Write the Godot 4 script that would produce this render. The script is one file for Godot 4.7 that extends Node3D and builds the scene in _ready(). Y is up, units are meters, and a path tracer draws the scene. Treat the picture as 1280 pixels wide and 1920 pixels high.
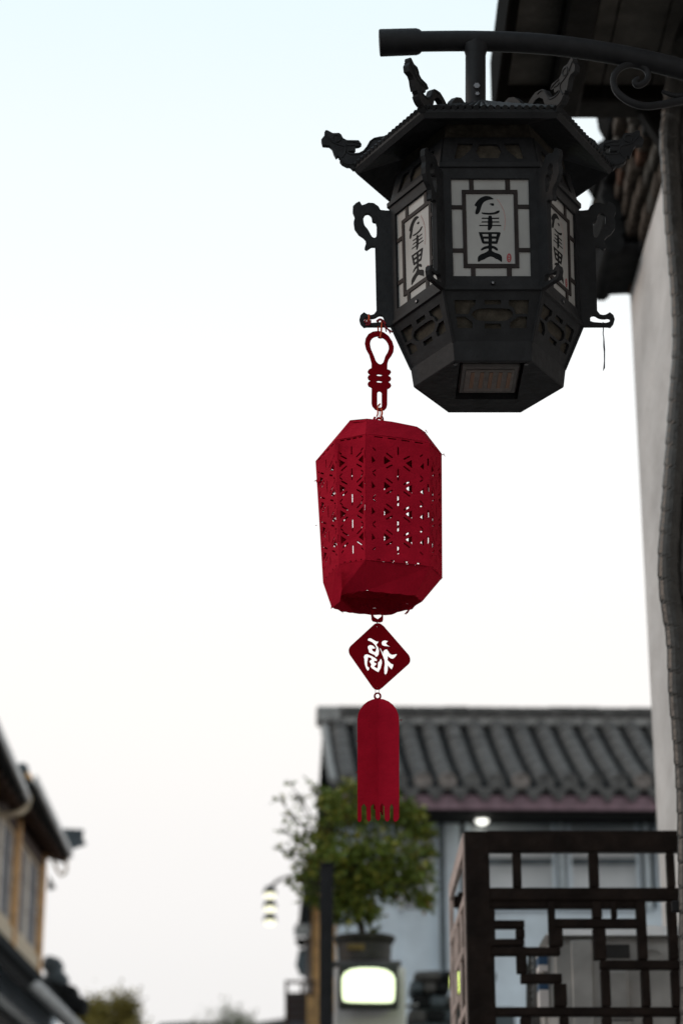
extends Node3D
# ---------------------------------------------------------------- camera model (used to lay the place out from measured sight lines)
const CAM_H := 1.5
const PITCH := 20.0
const FPX := 4000.0
const LZ := 4.2            # metres to the plane of the palace lantern's axis
var cs := cos(deg_to_rad(PITCH))
var sn := sin(deg_to_rad(PITCH))
var org := Vector3.ZERO
var M := {}
var used := {}
var rng := RandomNumberGenerator.new()

func P(x: float, y: float, z: float) -> Vector3:
	var v := (960.0 - y) / FPX
	var t := z / (cs - sn * v)
	return Vector3((x - 640.0) / FPX * t, CAM_H + t * (sn + cs * v), -z)

func KP(y: float, z: float) -> float:      # metres per photo pixel at that height and distance
	return z / (cs - sn * (960.0 - y) / FPX) / FPX

# ---------------------------------------------------------------- mesh builder
class B:
	var v := PackedVector3Array()
	var n := PackedVector3Array()
	func tri(a: Vector3, b: Vector3, c: Vector3, out: Vector3) -> void:
		var f := (b - a).cross(c - a)
		if f.length_squared() < 1e-18:
			return
		var nn := f.normalized()
		if nn.dot(out) > 0.0:
			v.append_array([a, c, b])
		else:
			v.append_array([a, b, c])
			nn = -nn
		n.append_array([nn, nn, nn])
	func quad(a: Vector3, b: Vector3, c: Vector3, d: Vector3, out: Vector3) -> void:
		tri(a, b, c, out)
		tri(a, c, d, out)
	func stri(a: Vector3, b: Vector3, c: Vector3, na: Vector3, nb: Vector3, nc: Vector3) -> void:
		var f := (b - a).cross(c - a)
		if f.length_squared() < 1e-18:
			return
		if f.dot(na + nb + nc) > 0.0:
			v.append_array([a, c, b])
			n.append_array([na, nc, nb])
		else:
			v.append_array([a, b, c])
			n.append_array([na, nb, nc])
	func box(c: Vector3, size: Vector3, bs := Basis.IDENTITY, ch := 0.0) -> void:
		var h := size * 0.5
		ch = minf(ch, minf(h.x, minf(h.y, h.z)) * 0.6)
		var q := func(sx: float, sy: float, sz: float, ax: int) -> Vector3:
			var p := Vector3(sx * (h.x - (0.0 if ax == 0 else ch)), sy * (h.y - (0.0 if ax == 1 else ch)), sz * (h.z - (0.0 if ax == 2 else ch)))
			return c + bs * p
		for s in [-1.0, 1.0]:
			quad(q.call(s, -1, -1, 0), q.call(s, 1, -1, 0), q.call(s, 1, 1, 0), q.call(s, -1, 1, 0), bs.x * s)
			quad(q.call(-1, s, -1, 1), q.call(1, s, -1, 1), q.call(1, s, 1, 1), q.call(-1, s, 1, 1), bs.y * s)
			quad(q.call(-1, -1, s, 2), q.call(1, -1, s, 2), q.call(1, 1, s, 2), q.call(-1, 1, s, 2), bs.z * s)
		if ch <= 0.0:
			return
		for s in [-1.0, 1.0]:
			for t in [-1.0, 1.0]:
				quad(q.call(s, t, -1, 0), q.call(s, t, 1, 0), q.call(s, t, 1, 1), q.call(s, t, -1, 1), bs.x * s + bs.y * t)
				quad(q.call(s, -1, t, 0), q.call(s, 1, t, 0), q.call(s, 1, t, 2), q.call(s, -1, t, 2), bs.x * s + bs.z * t)
				quad(q.call(-1, s, t, 1), q.call(1, s, t, 1), q.call(1, s, t, 2), q.call(-1, s, t, 2), bs.y * s + bs.z * t)
				for w in [-1.0, 1.0]:
					tri(q.call(s, t, w, 0), q.call(s, t, w, 1), q.call(s, t, w, 2), bs.x * s + bs.y * t + bs.z * w)
	func span(a: Vector3, b: Vector3, ch := 0.0) -> void:      # axis-aligned box between two corners
		box((a + b) * 0.5, (b - a).abs(), Basis.IDENTITY, ch)
	func bar(a: Vector3, b: Vector3, w: float, h: float, up := Vector3.UP, ch := 0.0) -> void:
		var x := (b - a).normalized()
		if absf(x.dot(up)) > 0.98:
			up = Vector3.RIGHT if absf(x.x) < 0.9 else Vector3.BACK
		var z := x.cross(up).normalized()
		box((a + b) * 0.5, Vector3((b - a).length(), h, w), Basis(x, z.cross(x).normalized(), z), ch)
	func tube(p: PackedVector3Array, r: PackedFloat32Array, seg := 12, caps := true, closed := false, flat := 1.0, flat_axis := Vector3.BACK) -> void:
		var rings := []
		var u := Vector3.ZERO
		var m := p.size()
		for i in m:
			var t: Vector3
			if closed:
				t = p[(i + 1) % m] - p[(i - 1 + m) % m]
			else:
				t = p[mini(i + 1, m - 1)] - p[maxi(i - 1, 0)]
			t = t.normalized()
			if i == 0:
				u = t.cross(Vector3.BACK)
				if u.length() < 0.2:
					u = t.cross(Vector3.UP)
			u = (u - t * u.dot(t)).normalized()
			var w := t.cross(u)
			var ring := []
			for k in seg:
				var a := TAU * k / seg
				var d := u * cos(a) + w * sin(a)
				if flat != 1.0:
					d = d + flat_axis * d.dot(flat_axis) * (flat - 1.0)
				ring.append(d)
			rings.append(ring)
		var cnt := m if closed else m - 1
		for i in cnt:
			var j := (i + 1) % m
			for k in seg:
				var l := (k + 1) % seg
				var a0: Vector3 = p[i] + rings[i][k] * r[i]
				var a1: Vector3 = p[i] + rings[i][l] * r[i]
				var b0: Vector3 = p[j] + rings[j][k] * r[j]
				var b1: Vector3 = p[j] + rings[j][l] * r[j]
				var n0: Vector3 = rings[i][k].normalized()
				var n1: Vector3 = rings[i][l].normalized()
				var m0: Vector3 = rings[j][k].normalized()
				var m1: Vector3 = rings[j][l].normalized()
				stri(a0, a1, b1, n0, n1, m1)
				stri(a0, b1, b0, n0, m1, m0)
		if caps and not closed:
			for e in [0, m - 1]:
				var t2: Vector3 = (p[0] - p[1]) if e == 0 else (p[m - 1] - p[m - 2])
				for k in seg:
					tri(p[e], p[e] + rings[e][k] * r[e], p[e] + rings[e][(k + 1) % seg] * r[e], t2)
	func rod(a: Vector3, b: Vector3, r: float, seg := 10) -> void:
		tube(PackedVector3Array([a, b]), PackedFloat32Array([r, r]), seg)
	func lathe(c: Vector3, prof: Array, seg := 24, sharp := false) -> void:    # prof: Vector2(radius, height)
		for i in prof.size() - 1:
			var a: Vector2 = prof[i]
			var b: Vector2 = prof[i + 1]
			var d := b - a
			var nn := Vector2(d.y, -d.x).normalized()
			for k in seg:
				var x0 := TAU * k / seg
				var x1 := TAU * (k + 1) / seg
				var c0 := Vector3(cos(x0), 0, sin(x0))
				var c1 := Vector3(cos(x1), 0, sin(x1))
				var q := [c + c0 * a.x + Vector3.UP * a.y, c + c1 * a.x + Vector3.UP * a.y, c + c1 * b.x + Vector3.UP * b.y, c + c0 * b.x + Vector3.UP * b.y]
				var n0 := c0 * nn.x + Vector3.UP * nn.y
				var n1 := c1 * nn.x + Vector3.UP * nn.y
				if sharp:
					quad(q[0], q[1], q[2], q[3], n0 + n1)
				else:
					stri(q[0], q[1], q[2], n0, n1, n1)
					stri(q[0], q[2], q[3], n0, n1, n0)
	func ball(c: Vector3, r: Vector3, seg := 12) -> void:
		var h := seg / 2
		for i in h:
			for k in seg:
				var q := []
				for e in [[i, k], [i, k + 1], [i + 1, k + 1], [i + 1, k]]:
					var th: float = PI * e[0] / h
					var ph: float = TAU * e[1] / seg
					q.append(Vector3(sin(th) * cos(ph), cos(th), sin(th) * sin(ph)))
				stri(c + q[0] * r, c + q[1] * r, c + q[2] * r, q[0], q[1], q[2])
				stri(c + q[0] * r, c + q[2] * r, c + q[3] * r, q[0], q[2], q[3])
	# a plate cut from a 2-D outline with holes; f(p, w) places point p at share w of the thickness
	func plate(outer: PackedVector2Array, holes: Array, f: Callable) -> void:
		var cuts := []
		var lo := 1e9
		var hi := -1e9
		var ylo := 1e9
		var yhi := -1e9
		for p in outer:
			lo = minf(lo, p.x)
			hi = maxf(hi, p.x)
			ylo = minf(ylo, p.y)
			yhi = maxf(yhi, p.y)
		var spans := []
		for h in holes:
			var a := 1e9
			var b := -1e9
			for p in h:
				a = minf(a, p.x)
				b = maxf(b, p.x)
			spans.append([a, b])
		spans.sort_custom(func(x, y): return x[1] < y[1])
		for s in spans:
			if cuts.is_empty() or cuts[-1] <= s[0] + 0.02 * (s[1] - s[0]):
				cuts.append(lerpf(s[0], s[1], 0.85))
		var xs := [lo - 1.0]
		xs.append_array(cuts)
		xs.append(hi + 1.0)
		for i in xs.size() - 1:
			var strip := PackedVector2Array([Vector2(xs[i], ylo - 1), Vector2(xs[i + 1], ylo - 1), Vector2(xs[i + 1], yhi + 1), Vector2(xs[i], yhi + 1)])
			var polys: Array = Geometry2D.intersect_polygons(outer, strip)
			for h in holes:
				var a := 1e9
				var b := -1e9
				for p in h:
					a = minf(a, p.x)
					b = maxf(b, p.x)
				if b < xs[i] or a > xs[i + 1]:
					continue
				var next := []
				for q in polys:
					next.append_array(Geometry2D.clip_polygons(q, h))
				polys = next
			for q in polys:
				var ix := Geometry2D.triangulate_polygon(q)
				for k in range(0, ix.size(), 3):
					var a: Vector2 = q[ix[k]]
					var b: Vector2 = q[ix[k + 1]]
					var c: Vector2 = q[ix[k + 2]]
					var m := (a + b + c) / 3.0
					var up: Vector3 = f.call(m, 1.0) - f.call(m, 0.0)
					tri(f.call(a, 1.0), f.call(b, 1.0), f.call(c, 1.0), up)
					tri(f.call(a, 0.0), f.call(b, 0.0), f.call(c, 0.0), -up)
		var rims := [outer]
		rims.append_array(holes)
		for r in rims.size():
			var c: PackedVector2Array = rims[r]
			var s := 1.0 if Geometry2D.is_polygon_clockwise(c) else -1.0
			if r > 0:
				s = -s
			for k in c.size():
				var a: Vector2 = c[k]
				var b: Vector2 = c[(k + 1) % c.size()]
				var d := b - a
				if d.length() < 1e-5:
					continue
				var m := (a + b) * 0.5
				var o: Vector2 = Vector2(d.y, -d.x).normalized() * s
				var q: Vector3 = f.call(m - o * 0.5, 0.5) - f.call(m + o * 0.5, 0.5)
				quad(f.call(a, 0.0), f.call(b, 0.0), f.call(b, 1.0), f.call(a, 1.0), q)
	func mesh(o: Vector3) -> ArrayMesh:
		var w := PackedVector3Array()
		w.resize(v.size())
		for i in v.size():
			w[i] = v[i] - o
		var arr := []
		arr.resize(Mesh.ARRAY_MAX)
		arr[Mesh.ARRAY_VERTEX] = w
		arr[Mesh.ARRAY_NORMAL] = n
		var am := ArrayMesh.new()
		am.add_surface_from_arrays(Mesh.PRIMITIVE_TRIANGLES, arr)
		return am

# ---------------------------------------------------------------- naming, things and parts
func numbered(called: String, parent: Node) -> String:
	var key := "%d/%s" % [parent.get_instance_id(), called]
	var k: int = used.get(key, 0)
	used[key] = k + 1
	return called if k == 0 else "%s_%03d" % [called, k]

func thing(called: String, label: String, category: String, at: Vector3, group := "") -> Node3D:
	var o := Node3D.new()
	o.name = numbered(called, self)
	add_child(o, true)
	o.position = at
	o.set_meta("label", label)
	o.set_meta("category", category)
	if group:
		o.set_meta("group", group)
	org = at
	return o

func part(called: String, b: B, mat: Material, parent: Node3D, label := "", stuff := false) -> MeshInstance3D:
	var o := MeshInstance3D.new()
	o.name = numbered(called, parent)
	o.mesh = b.mesh(org)
	o.material_override = mat
	parent.add_child(o, true)
	if label:
		o.set_meta("label", label)
	if stuff:
		o.set_meta("kind", "stuff")
	return o

func placed(called: String, m: Mesh, mat: Material, parent: Node3D, tr: Transform3D) -> MeshInstance3D:   # a shared mesh put in place, in world coordinates
	var o := MeshInstance3D.new()
	o.name = numbered(called, parent)
	o.mesh = m
	o.material_override = mat
	o.transform = Transform3D(tr.basis, tr.origin - org)
	parent.add_child(o, true)
	return o

func struct(called: String, b: B, mat: Material) -> MeshInstance3D:
	org = Vector3.ZERO
	var o := MeshInstance3D.new()
	o.name = numbered(called, self)
	o.mesh = b.mesh(org)
	o.material_override = mat
	add_child(o, true)
	o.set_meta("kind", "structure")
	return o

func V2(a: Array, sx := 1.0, ox := 0.0, sy := 1.0, oy := 0.0) -> PackedVector2Array:
	var r := PackedVector2Array()
	for i in range(0, a.size(), 2):
		r.append(Vector2(ox + a[i] / sx, oy + a[i + 1] / sy))
	return r

func rounded(c: PackedVector2Array, it := 1) -> PackedVector2Array:      # corner-cutting, for soft outlines
	for k in it:
		var r := PackedVector2Array()
		for i in c.size():
			var a := c[i]
			var b := c[(i + 1) % c.size()]
			r.append(a.lerp(b, 0.22))
			r.append(a.lerp(b, 0.78))
		c = r
	return c

func smooth_path(pts: Array, step := 6) -> PackedVector3Array:
	var r := PackedVector3Array()
	for i in pts.size() - 1:
		var p0: Vector3 = pts[maxi(i - 1, 0)]
		var p1: Vector3 = pts[i]
		var p2: Vector3 = pts[i + 1]
		var p3: Vector3 = pts[mini(i + 2, pts.size() - 1)]
		for k in step:
			r.append(p1.cubic_interpolate(p2, p0, p3, float(k) / step))
	r.append(pts[-1])
	return r

func radii(n: int, a: float, b := -1.0) -> PackedFloat32Array:
	var r := PackedFloat32Array()
	for i in n:
		r.append(a if b < 0.0 else lerpf(a, b, float(i) / maxi(n - 1, 1)))
	return r

# ---------------------------------------------------------------- materials
func noise_tex(freq: float, kind: int, lo: Color, hi: Color, sd: int, normal := false, bump := 4.0, octaves := 4, size := 256) -> NoiseTexture2D:
	var f := FastNoiseLite.new()
	f.seed = sd
	f.frequency = freq
	f.noise_type = kind
	f.fractal_octaves = octaves
	var t := NoiseTexture2D.new()
	t.width = size
	t.height = size
	t.seamless = true
	t.noise = f
	if normal:
		t.as_normal_map = true
		t.bump_strength = bump
	else:
		var g := Gradient.new()
		g.set_color(0, lo)
		g.set_color(1, hi)
		t.color_ramp = g
	return t

func lin(r: float, g: float, b: float) -> Color:
	return Color(r, g, b).linear_to_srgb()

func mat(called: String, c: Color, rough := 0.8, vary := 0.0, scale := 3.0, metal := 0.0, nrm := 0.0, sd := 1) -> StandardMaterial3D:
	var m := StandardMaterial3D.new()
	m.resource_name = called
	m.albedo_color = c
	m.roughness = rough
	m.metallic = metal
	m.cull_mode = BaseMaterial3D.CULL_DISABLED
	if vary > 0.0 or nrm > 0.0:
		m.uv1_triplanar = true
		m.uv1_world_triplanar = true
		m.uv1_scale = Vector3.ONE * scale
	if vary > 0.0:
		var d := 1.0 - vary
		m.albedo_texture = noise_tex(0.012, FastNoiseLite.TYPE_SIMPLEX_SMOOTH, Color(d, d, d), Color.WHITE, sd, false, 1.0, 5)
	if nrm > 0.0:
		m.normal_enabled = true
		m.normal_scale = nrm
		m.normal_texture = noise_tex(0.03, FastNoiseLite.TYPE_SIMPLEX, Color.BLACK, Color.WHITE, sd + 7, true, 5.0, 4)
	return m

func glow(called: String, c: Color, e: float) -> StandardMaterial3D:
	var m := StandardMaterial3D.new()
	m.resource_name = called
	m.albedo_color = Color(0.8, 0.8, 0.8)
	m.emission_enabled = true
	m.emission = c
	m.emission_energy_multiplier = e
	return m

func make_materials() -> void:
	M.iron = mat("black iron", lin(0.029, 0.0303, 0.0325), 0.5, 0.22, 4.0, 0.0, 0.18, 3)
	M.iron_arm = mat("painted pipe", lin(0.020, 0.021, 0.0235), 0.62, 0.25, 5.0, 0.0, 0.15, 4)
	M.relief_ground = mat("brown speckled ground", lin(0.088, 0.078, 0.062), 0.75, 0.4, 9.0, 0.0, 0.5, 5)
	M.pane = mat("off-white acrylic", lin(0.40, 0.40, 0.385), 0.35, 0.14, 1.6, 0.0, 0.0, 6)
	M.strip = mat("brown strip", lin(0.038, 0.031, 0.030), 0.5, 0.2, 6.0, 0.0, 0.0, 7)
	M.ink = mat("black ink", lin(0.005, 0.006, 0.007), 0.55)
	M.seal = mat("red seal ink", lin(0.30, 0.05, 0.055), 0.6)
	M.seal_pale = mat("pale seal ink", lin(0.52, 0.30, 0.28), 0.6)
	M.screw = mat("zinc screw", lin(0.20, 0.20, 0.21), 0.35, 0.0, 1.0, 0.9)
	M.led_box = mat("lamp housing", lin(0.10, 0.095, 0.09), 0.45, 0.2, 6.0)
	M.led_glass = mat("lamp lens", lin(0.17, 0.155, 0.14), 0.3, 0.25, 8.0)
	M.led = mat("lamp chips", lin(0.17, 0.095, 0.055), 0.5)
	M.felt = mat("red felt", lin(0.50, 0.0105, 0.032), 0.95, 0.13, 5.0, 0.0, 0.35, 11)
	M.felt.metallic_specular = 0.15
	M.felt.backlight_enabled = true
	M.felt.backlight = lin(0.15, 0.003, 0.008)
	M.felt_plate = mat("red felt board", lin(0.26, 0.003, 0.009), 0.95, 0.08, 3.0, 0.0, 0.2, 12)
	M.felt_plate.metallic_specular = 0.15
	M.felt_plate.backlight_enabled = true
	M.felt_plate.backlight = lin(0.10, 0.002, 0.005)
	M.string = mat("orange red string", lin(0.62, 0.085, 0.03), 0.9)
	M.string_dark = mat("dark red string", lin(0.22, 0.012, 0.02), 0.9)
	M.thread = mat("dark thread", lin(0.03, 0.035, 0.06), 0.8)
	M.tape = mat("grey wrapping tape", lin(0.060, 0.058, 0.052), 0.42, 0.4, 4.0, 0.0, 0.5, 14)
	M.plaster = mat("white plaster", lin(0.78, 0.76, 0.74), 0.92, 0.16, 0.5, 0.0, 0.25, 15)
	M.plaster_grey = mat("grey plaster", lin(0.78, 0.865, 0.93), 0.9, 0.12, 0.6, 0.0, 0.15, 16)
	M.brick = mat("grey brown brick", lin(0.13, 0.108, 0.09), 0.9, 0.45, 3.0, 0.0, 0.5, 17)
	M.brick_red = mat("reddish brick", lin(0.17, 0.098, 0.07), 0.9, 0.4, 3.0, 0.0, 0.5, 18)
	M.soffit = mat("dark soffit boards", lin(0.125, 0.118, 0.105), 0.8, 0.35, 1.5, 0.0, 0.3, 19)
	M.beam = mat("black beam", lin(0.024, 0.0215, 0.019), 0.7, 0.3, 2.0, 0.0, 0.2, 20)
	M.fascia_black = mat("blackened fascia", lin(0.009, 0.008, 0.007), 0.9, 0.3, 2.0)
	M.fascia_black.metallic_specular = 0.1
	M.tile = mat("grey roof tile", lin(0.150, 0.142, 0.134), 0.82, 0.45, 1.8, 0.0, 0.4, 21)
	M.tile_b = mat("mid grey roof tile", lin(0.160, 0.152, 0.143), 0.82, 0.4, 1.8, 0.0, 0.4, 22)
	M.tile_c = mat("dark grey roof tile", lin(0.140, 0.133, 0.126), 0.82, 0.4, 1.8, 0.0, 0.4, 23)
	M.tile_end = mat("worn tile end", lin(0.27, 0.23, 0.205), 0.85, 0.3, 3.0)  # warm glint of low light painted into the colour of some end caps
	M.tile_dark = mat("blackened tile", lin(0.030, 0.031, 0.032), 0.85, 0.35, 2.5, 0.0, 0.4, 24)
	M.mortar = mat("pale roof mortar", lin(0.42, 0.415, 0.40), 0.9, 0.3, 2.0)
	M.mauve = mat("mauve fascia", lin(0.33, 0.215, 0.25), 0.8, 0.2, 2.0)
	M.ochre = mat("ochre beam", lin(0.22, 0.15, 0.04), 0.8, 0.3, 2.5)
	M.frame_pale = mat("pale window frame", lin(0.76, 0.84, 0.88), 0.5, 0.1, 2.0)
	M.frame_white = mat("white door frame", lin(0.80,0.81,0.81), 0.5, 0.1, 2.0)
	M.curtain = mat("grey blind", lin(0.82, 0.825, 0.82), 0.9, 0.18, 0.7)
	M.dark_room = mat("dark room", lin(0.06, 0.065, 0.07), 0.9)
	M.glass = StandardMaterial3D.new()
	M.glass.resource_name = "window glass"
	M.glass.albedo_color = Color(0.8, 0.85, 0.88, 0.12)
	M.glass.transparency = BaseMaterial3D.TRANSPARENCY_ALPHA
	M.glass.roughness = 0.05
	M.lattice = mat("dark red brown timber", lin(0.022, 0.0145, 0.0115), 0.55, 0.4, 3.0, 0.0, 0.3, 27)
	M.lattice_side_lit = mat("worn timber side", lin(0.68, 0.54, 0.48), 0.7, 0.25, 3.0, 0.0, 0.2, 28)  # same timber as the front; bright skylight on this side painted into its colour
	M.ac_white = mat("aged white casing", lin(0.62, 0.615, 0.59), 0.5, 0.25, 1.5, 0.0, 0.0, 29)
	M.ac_top = mat("white lid", lin(0.86, 0.86, 0.85), 0.45, 0.1, 2.0)
	M.ac_dark = mat("dark grille", lin(0.03, 0.03, 0.03), 0.6)
	M.label_white = mat("sticker paper", lin(0.90, 0.86, 0.84), 0.6)
	M.label_blue = mat("sticker blue", lin(0.03, 0.09, 0.19), 0.6)
	M.pot = mat("dark glazed pot", lin(0.050, 0.045, 0.036), 0.6, 0.5, 4.0, 0.0, 0.3, 30)
	M.soil = mat("soil", lin(0.04, 0.03, 0.022), 1.0, 0.4, 8.0)
	M.bark = mat("bark", lin(0.10, 0.085, 0.065), 0.9, 0.4, 5.0, 0.0, 0.6, 31)
	M.leaf = mat("leaf", Color.WHITE, 0.6)
	M.leaf.vertex_color_use_as_albedo = true
	M.leaf.backlight_enabled = true
	M.leaf.backlight = Color(0.42, 0.42, 0.42)
	M.post = mat("dark steel post", lin(0.026, 0.026, 0.028), 0.6, 0.2, 3.0)
	M.lamp_case = mat("dark lamp case", lin(0.02, 0.024, 0.020), 0.5)
	M.timber = mat("ochre timber", lin(0.86, 0.48, 0.18), 0.6, 0.3, 2.0, 0.0, 0.2, 33)
	M.timber_pale = mat("pale timber", lin(0.74, 0.60, 0.42), 0.7, 0.2, 2.0, 0.0, 0.2, 34)
	M.timber_dark = mat("brown timber", lin(0.10, 0.045, 0.022), 0.6, 0.3, 2.0)
	M.paper = mat("window paper", lin(0.92, 0.90, 0.89), 0.8, 0.1, 1.5)
	M.muntin = mat("grey muntin", lin(0.13, 0.12, 0.13), 0.7)
	M.slate = mat("blue grey coping", lin(0.11, 0.135, 0.15), 0.8, 0.3, 1.5, 0.0, 0.3, 35)
	M.gable = mat("lilac grey wall", lin(0.66, 0.59, 0.57), 0.9, 0.2, 1.0)
	M.asphalt = mat("asphalt", lin(0.045, 0.045, 0.045), 0.95, 0.3, 0.8, 0.0, 0.5, 36)
	M.paving = mat("paving stone", lin(0.13, 0.125, 0.12), 0.9, 0.3, 0.7, 0.0, 0.4, 37)
	M.sign_glow = glow("glowing cover", Color(0.93, 1.0, 0.80), 1.6)
	M.lamp_warm = glow("glowing lamp shade", Color(1.0, 0.985, 0.84), 1.7)
	M.bulb = glow("glowing bulb", Color(1.0, 1.0, 0.96), 2.6)
	M.bulb_green = glow("glowing yellow green globe", Color(0.90, 1.0, 0.42), 1.9)

	for dull in ["iron", "relief_ground", "lattice", "soffit", "beam", "tile_dark", "strip", "ink", "brick", "brick_red", "post", "bark"]:
		M[dull].metallic_specular = 0.22
	M.iron_arm.metallic_specular = 0.35

func _ready() -> void:
	rng.seed = 20
	# ------------------------------------------------------------ camera
	var cam := Camera3D.new()
	cam.name = "camera"
	add_child(cam)
	cam.position = Vector3(0, CAM_H, 0)
	cam.rotation_degrees = Vector3(PITCH, 0, 0)
	var lens := CameraAttributesPhysical.new()
	lens.frustum_focal_length = 50.0
	lens.frustum_focus_distance = 4.5
	lens.exposure_aperture = 2.35
	lens.frustum_near = 0.1
	lens.frustum_far = 600.0
	cam.attributes = lens
	cam.fov = rad_to_deg(2.0 * atan(960.0 / FPX))
	cam.near = 0.1
	cam.far = 600.0
	cam.current = true
	# ------------------------------------------------------------ sky
	var stops := [[0.0, 0.86, 0.84, 0.835], [7.0, 0.915, 0.90, 0.888], [10.0, 0.965, 0.945, 0.93], [15.0, 1.03, 1.005, 0.975], [22.0, 1.04, 1.045, 1.04], [28.0, 0.95, 1.01, 1.03], [34.0, 0.845, 0.975, 1.02], [45.0, 0.70, 0.83, 0.91], [60.0, 0.54, 0.65, 0.74], [90.0, 0.44, 0.53, 0.62]]
	var im := Image.create(64, 512, false, Image.FORMAT_RGBF)
	for row in 512:
		var el := 90.0 - 180.0 * (row + 0.5) / 512.0
		var c := Color(0.16, 0.155, 0.15)
		if el >= 0.0:
			for k in stops.size() - 1:
				if el >= stops[k][0] and el <= stops[k + 1][0]:
					var f: float = smoothstep(stops[k][0], stops[k + 1][0], el) * 0.4 + inverse_lerp(stops[k][0], stops[k + 1][0], el) * 0.6
					c = Color(lerpf(stops[k][1], stops[k + 1][1], f), lerpf(stops[k][2], stops[k + 1][2], f), lerpf(stops[k][3], stops[k + 1][3], f))
		im.fill_rect(Rect2i(0, row, 64, 1), c)
	var pano := PanoramaSkyMaterial.new()
	pano.panorama = ImageTexture.create_from_image(im)
	var sky := Sky.new()
	sky.sky_material = pano
	var env := Environment.new()
	env.background_mode = Environment.BG_SKY
	env.sky = sky
	env.tonemap_mode = Environment.TONE_MAPPER_LINEAR
	env.tonemap_exposure = 1.0
	env.sdfgi_enabled = true
	env.ssao_enabled = true
	env.ssil_enabled = true
	var we := WorldEnvironment.new()
	we.name = "environment"
	we.environment = env
	add_child(we)
	# ------------------------------------------------------------ low veiled evening sun from the left
	var sun := DirectionalLight3D.new()
	sun.name = "sun"
	add_child(sun)
	sun.look_at_from_position(Vector3.ZERO, Vector3(1.0, -0.42, 0.10))
	sun.light_energy = 0.16
	sun.light_color = Color(1.0, 0.86, 0.75)
	sun.light_angular_distance = 14.0
	sun.shadow_enabled = true
	make_materials()
	build_ground()
	build_right_house()
	build_far_house()
	build_left_house()
	build_timber_house()
	build_far_row()
	build_pillar_and_tree()
	build_lattice_and_unit()
	build_bush_trees()
	build_wrapped_pipe()
	build_arm()
	build_palace_lantern()
	build_red_lantern()
	build_strings()

# ================================================================ ground
func build_ground() -> void:
	var b := B.new()
	b.span(Vector3(-250, -0.5, -400), Vector3(250, 0.0, 60))
	struct("ground", b, M.asphalt)
	b = B.new()
	b.span(Vector3(-3.9, 0.004, -60), Vector3(0.9, 0.03, 20))
	struct("street_pavement", b, M.paving)
	for s in [[-4.3, -3.9], [0.9, 1.2]]:
		b = B.new()
		b.span(Vector3(s[0], 0.0, -32), Vector3(s[1], 0.15, 20), 0.01)
		struct("kerb", b, M.mortar)

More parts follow.
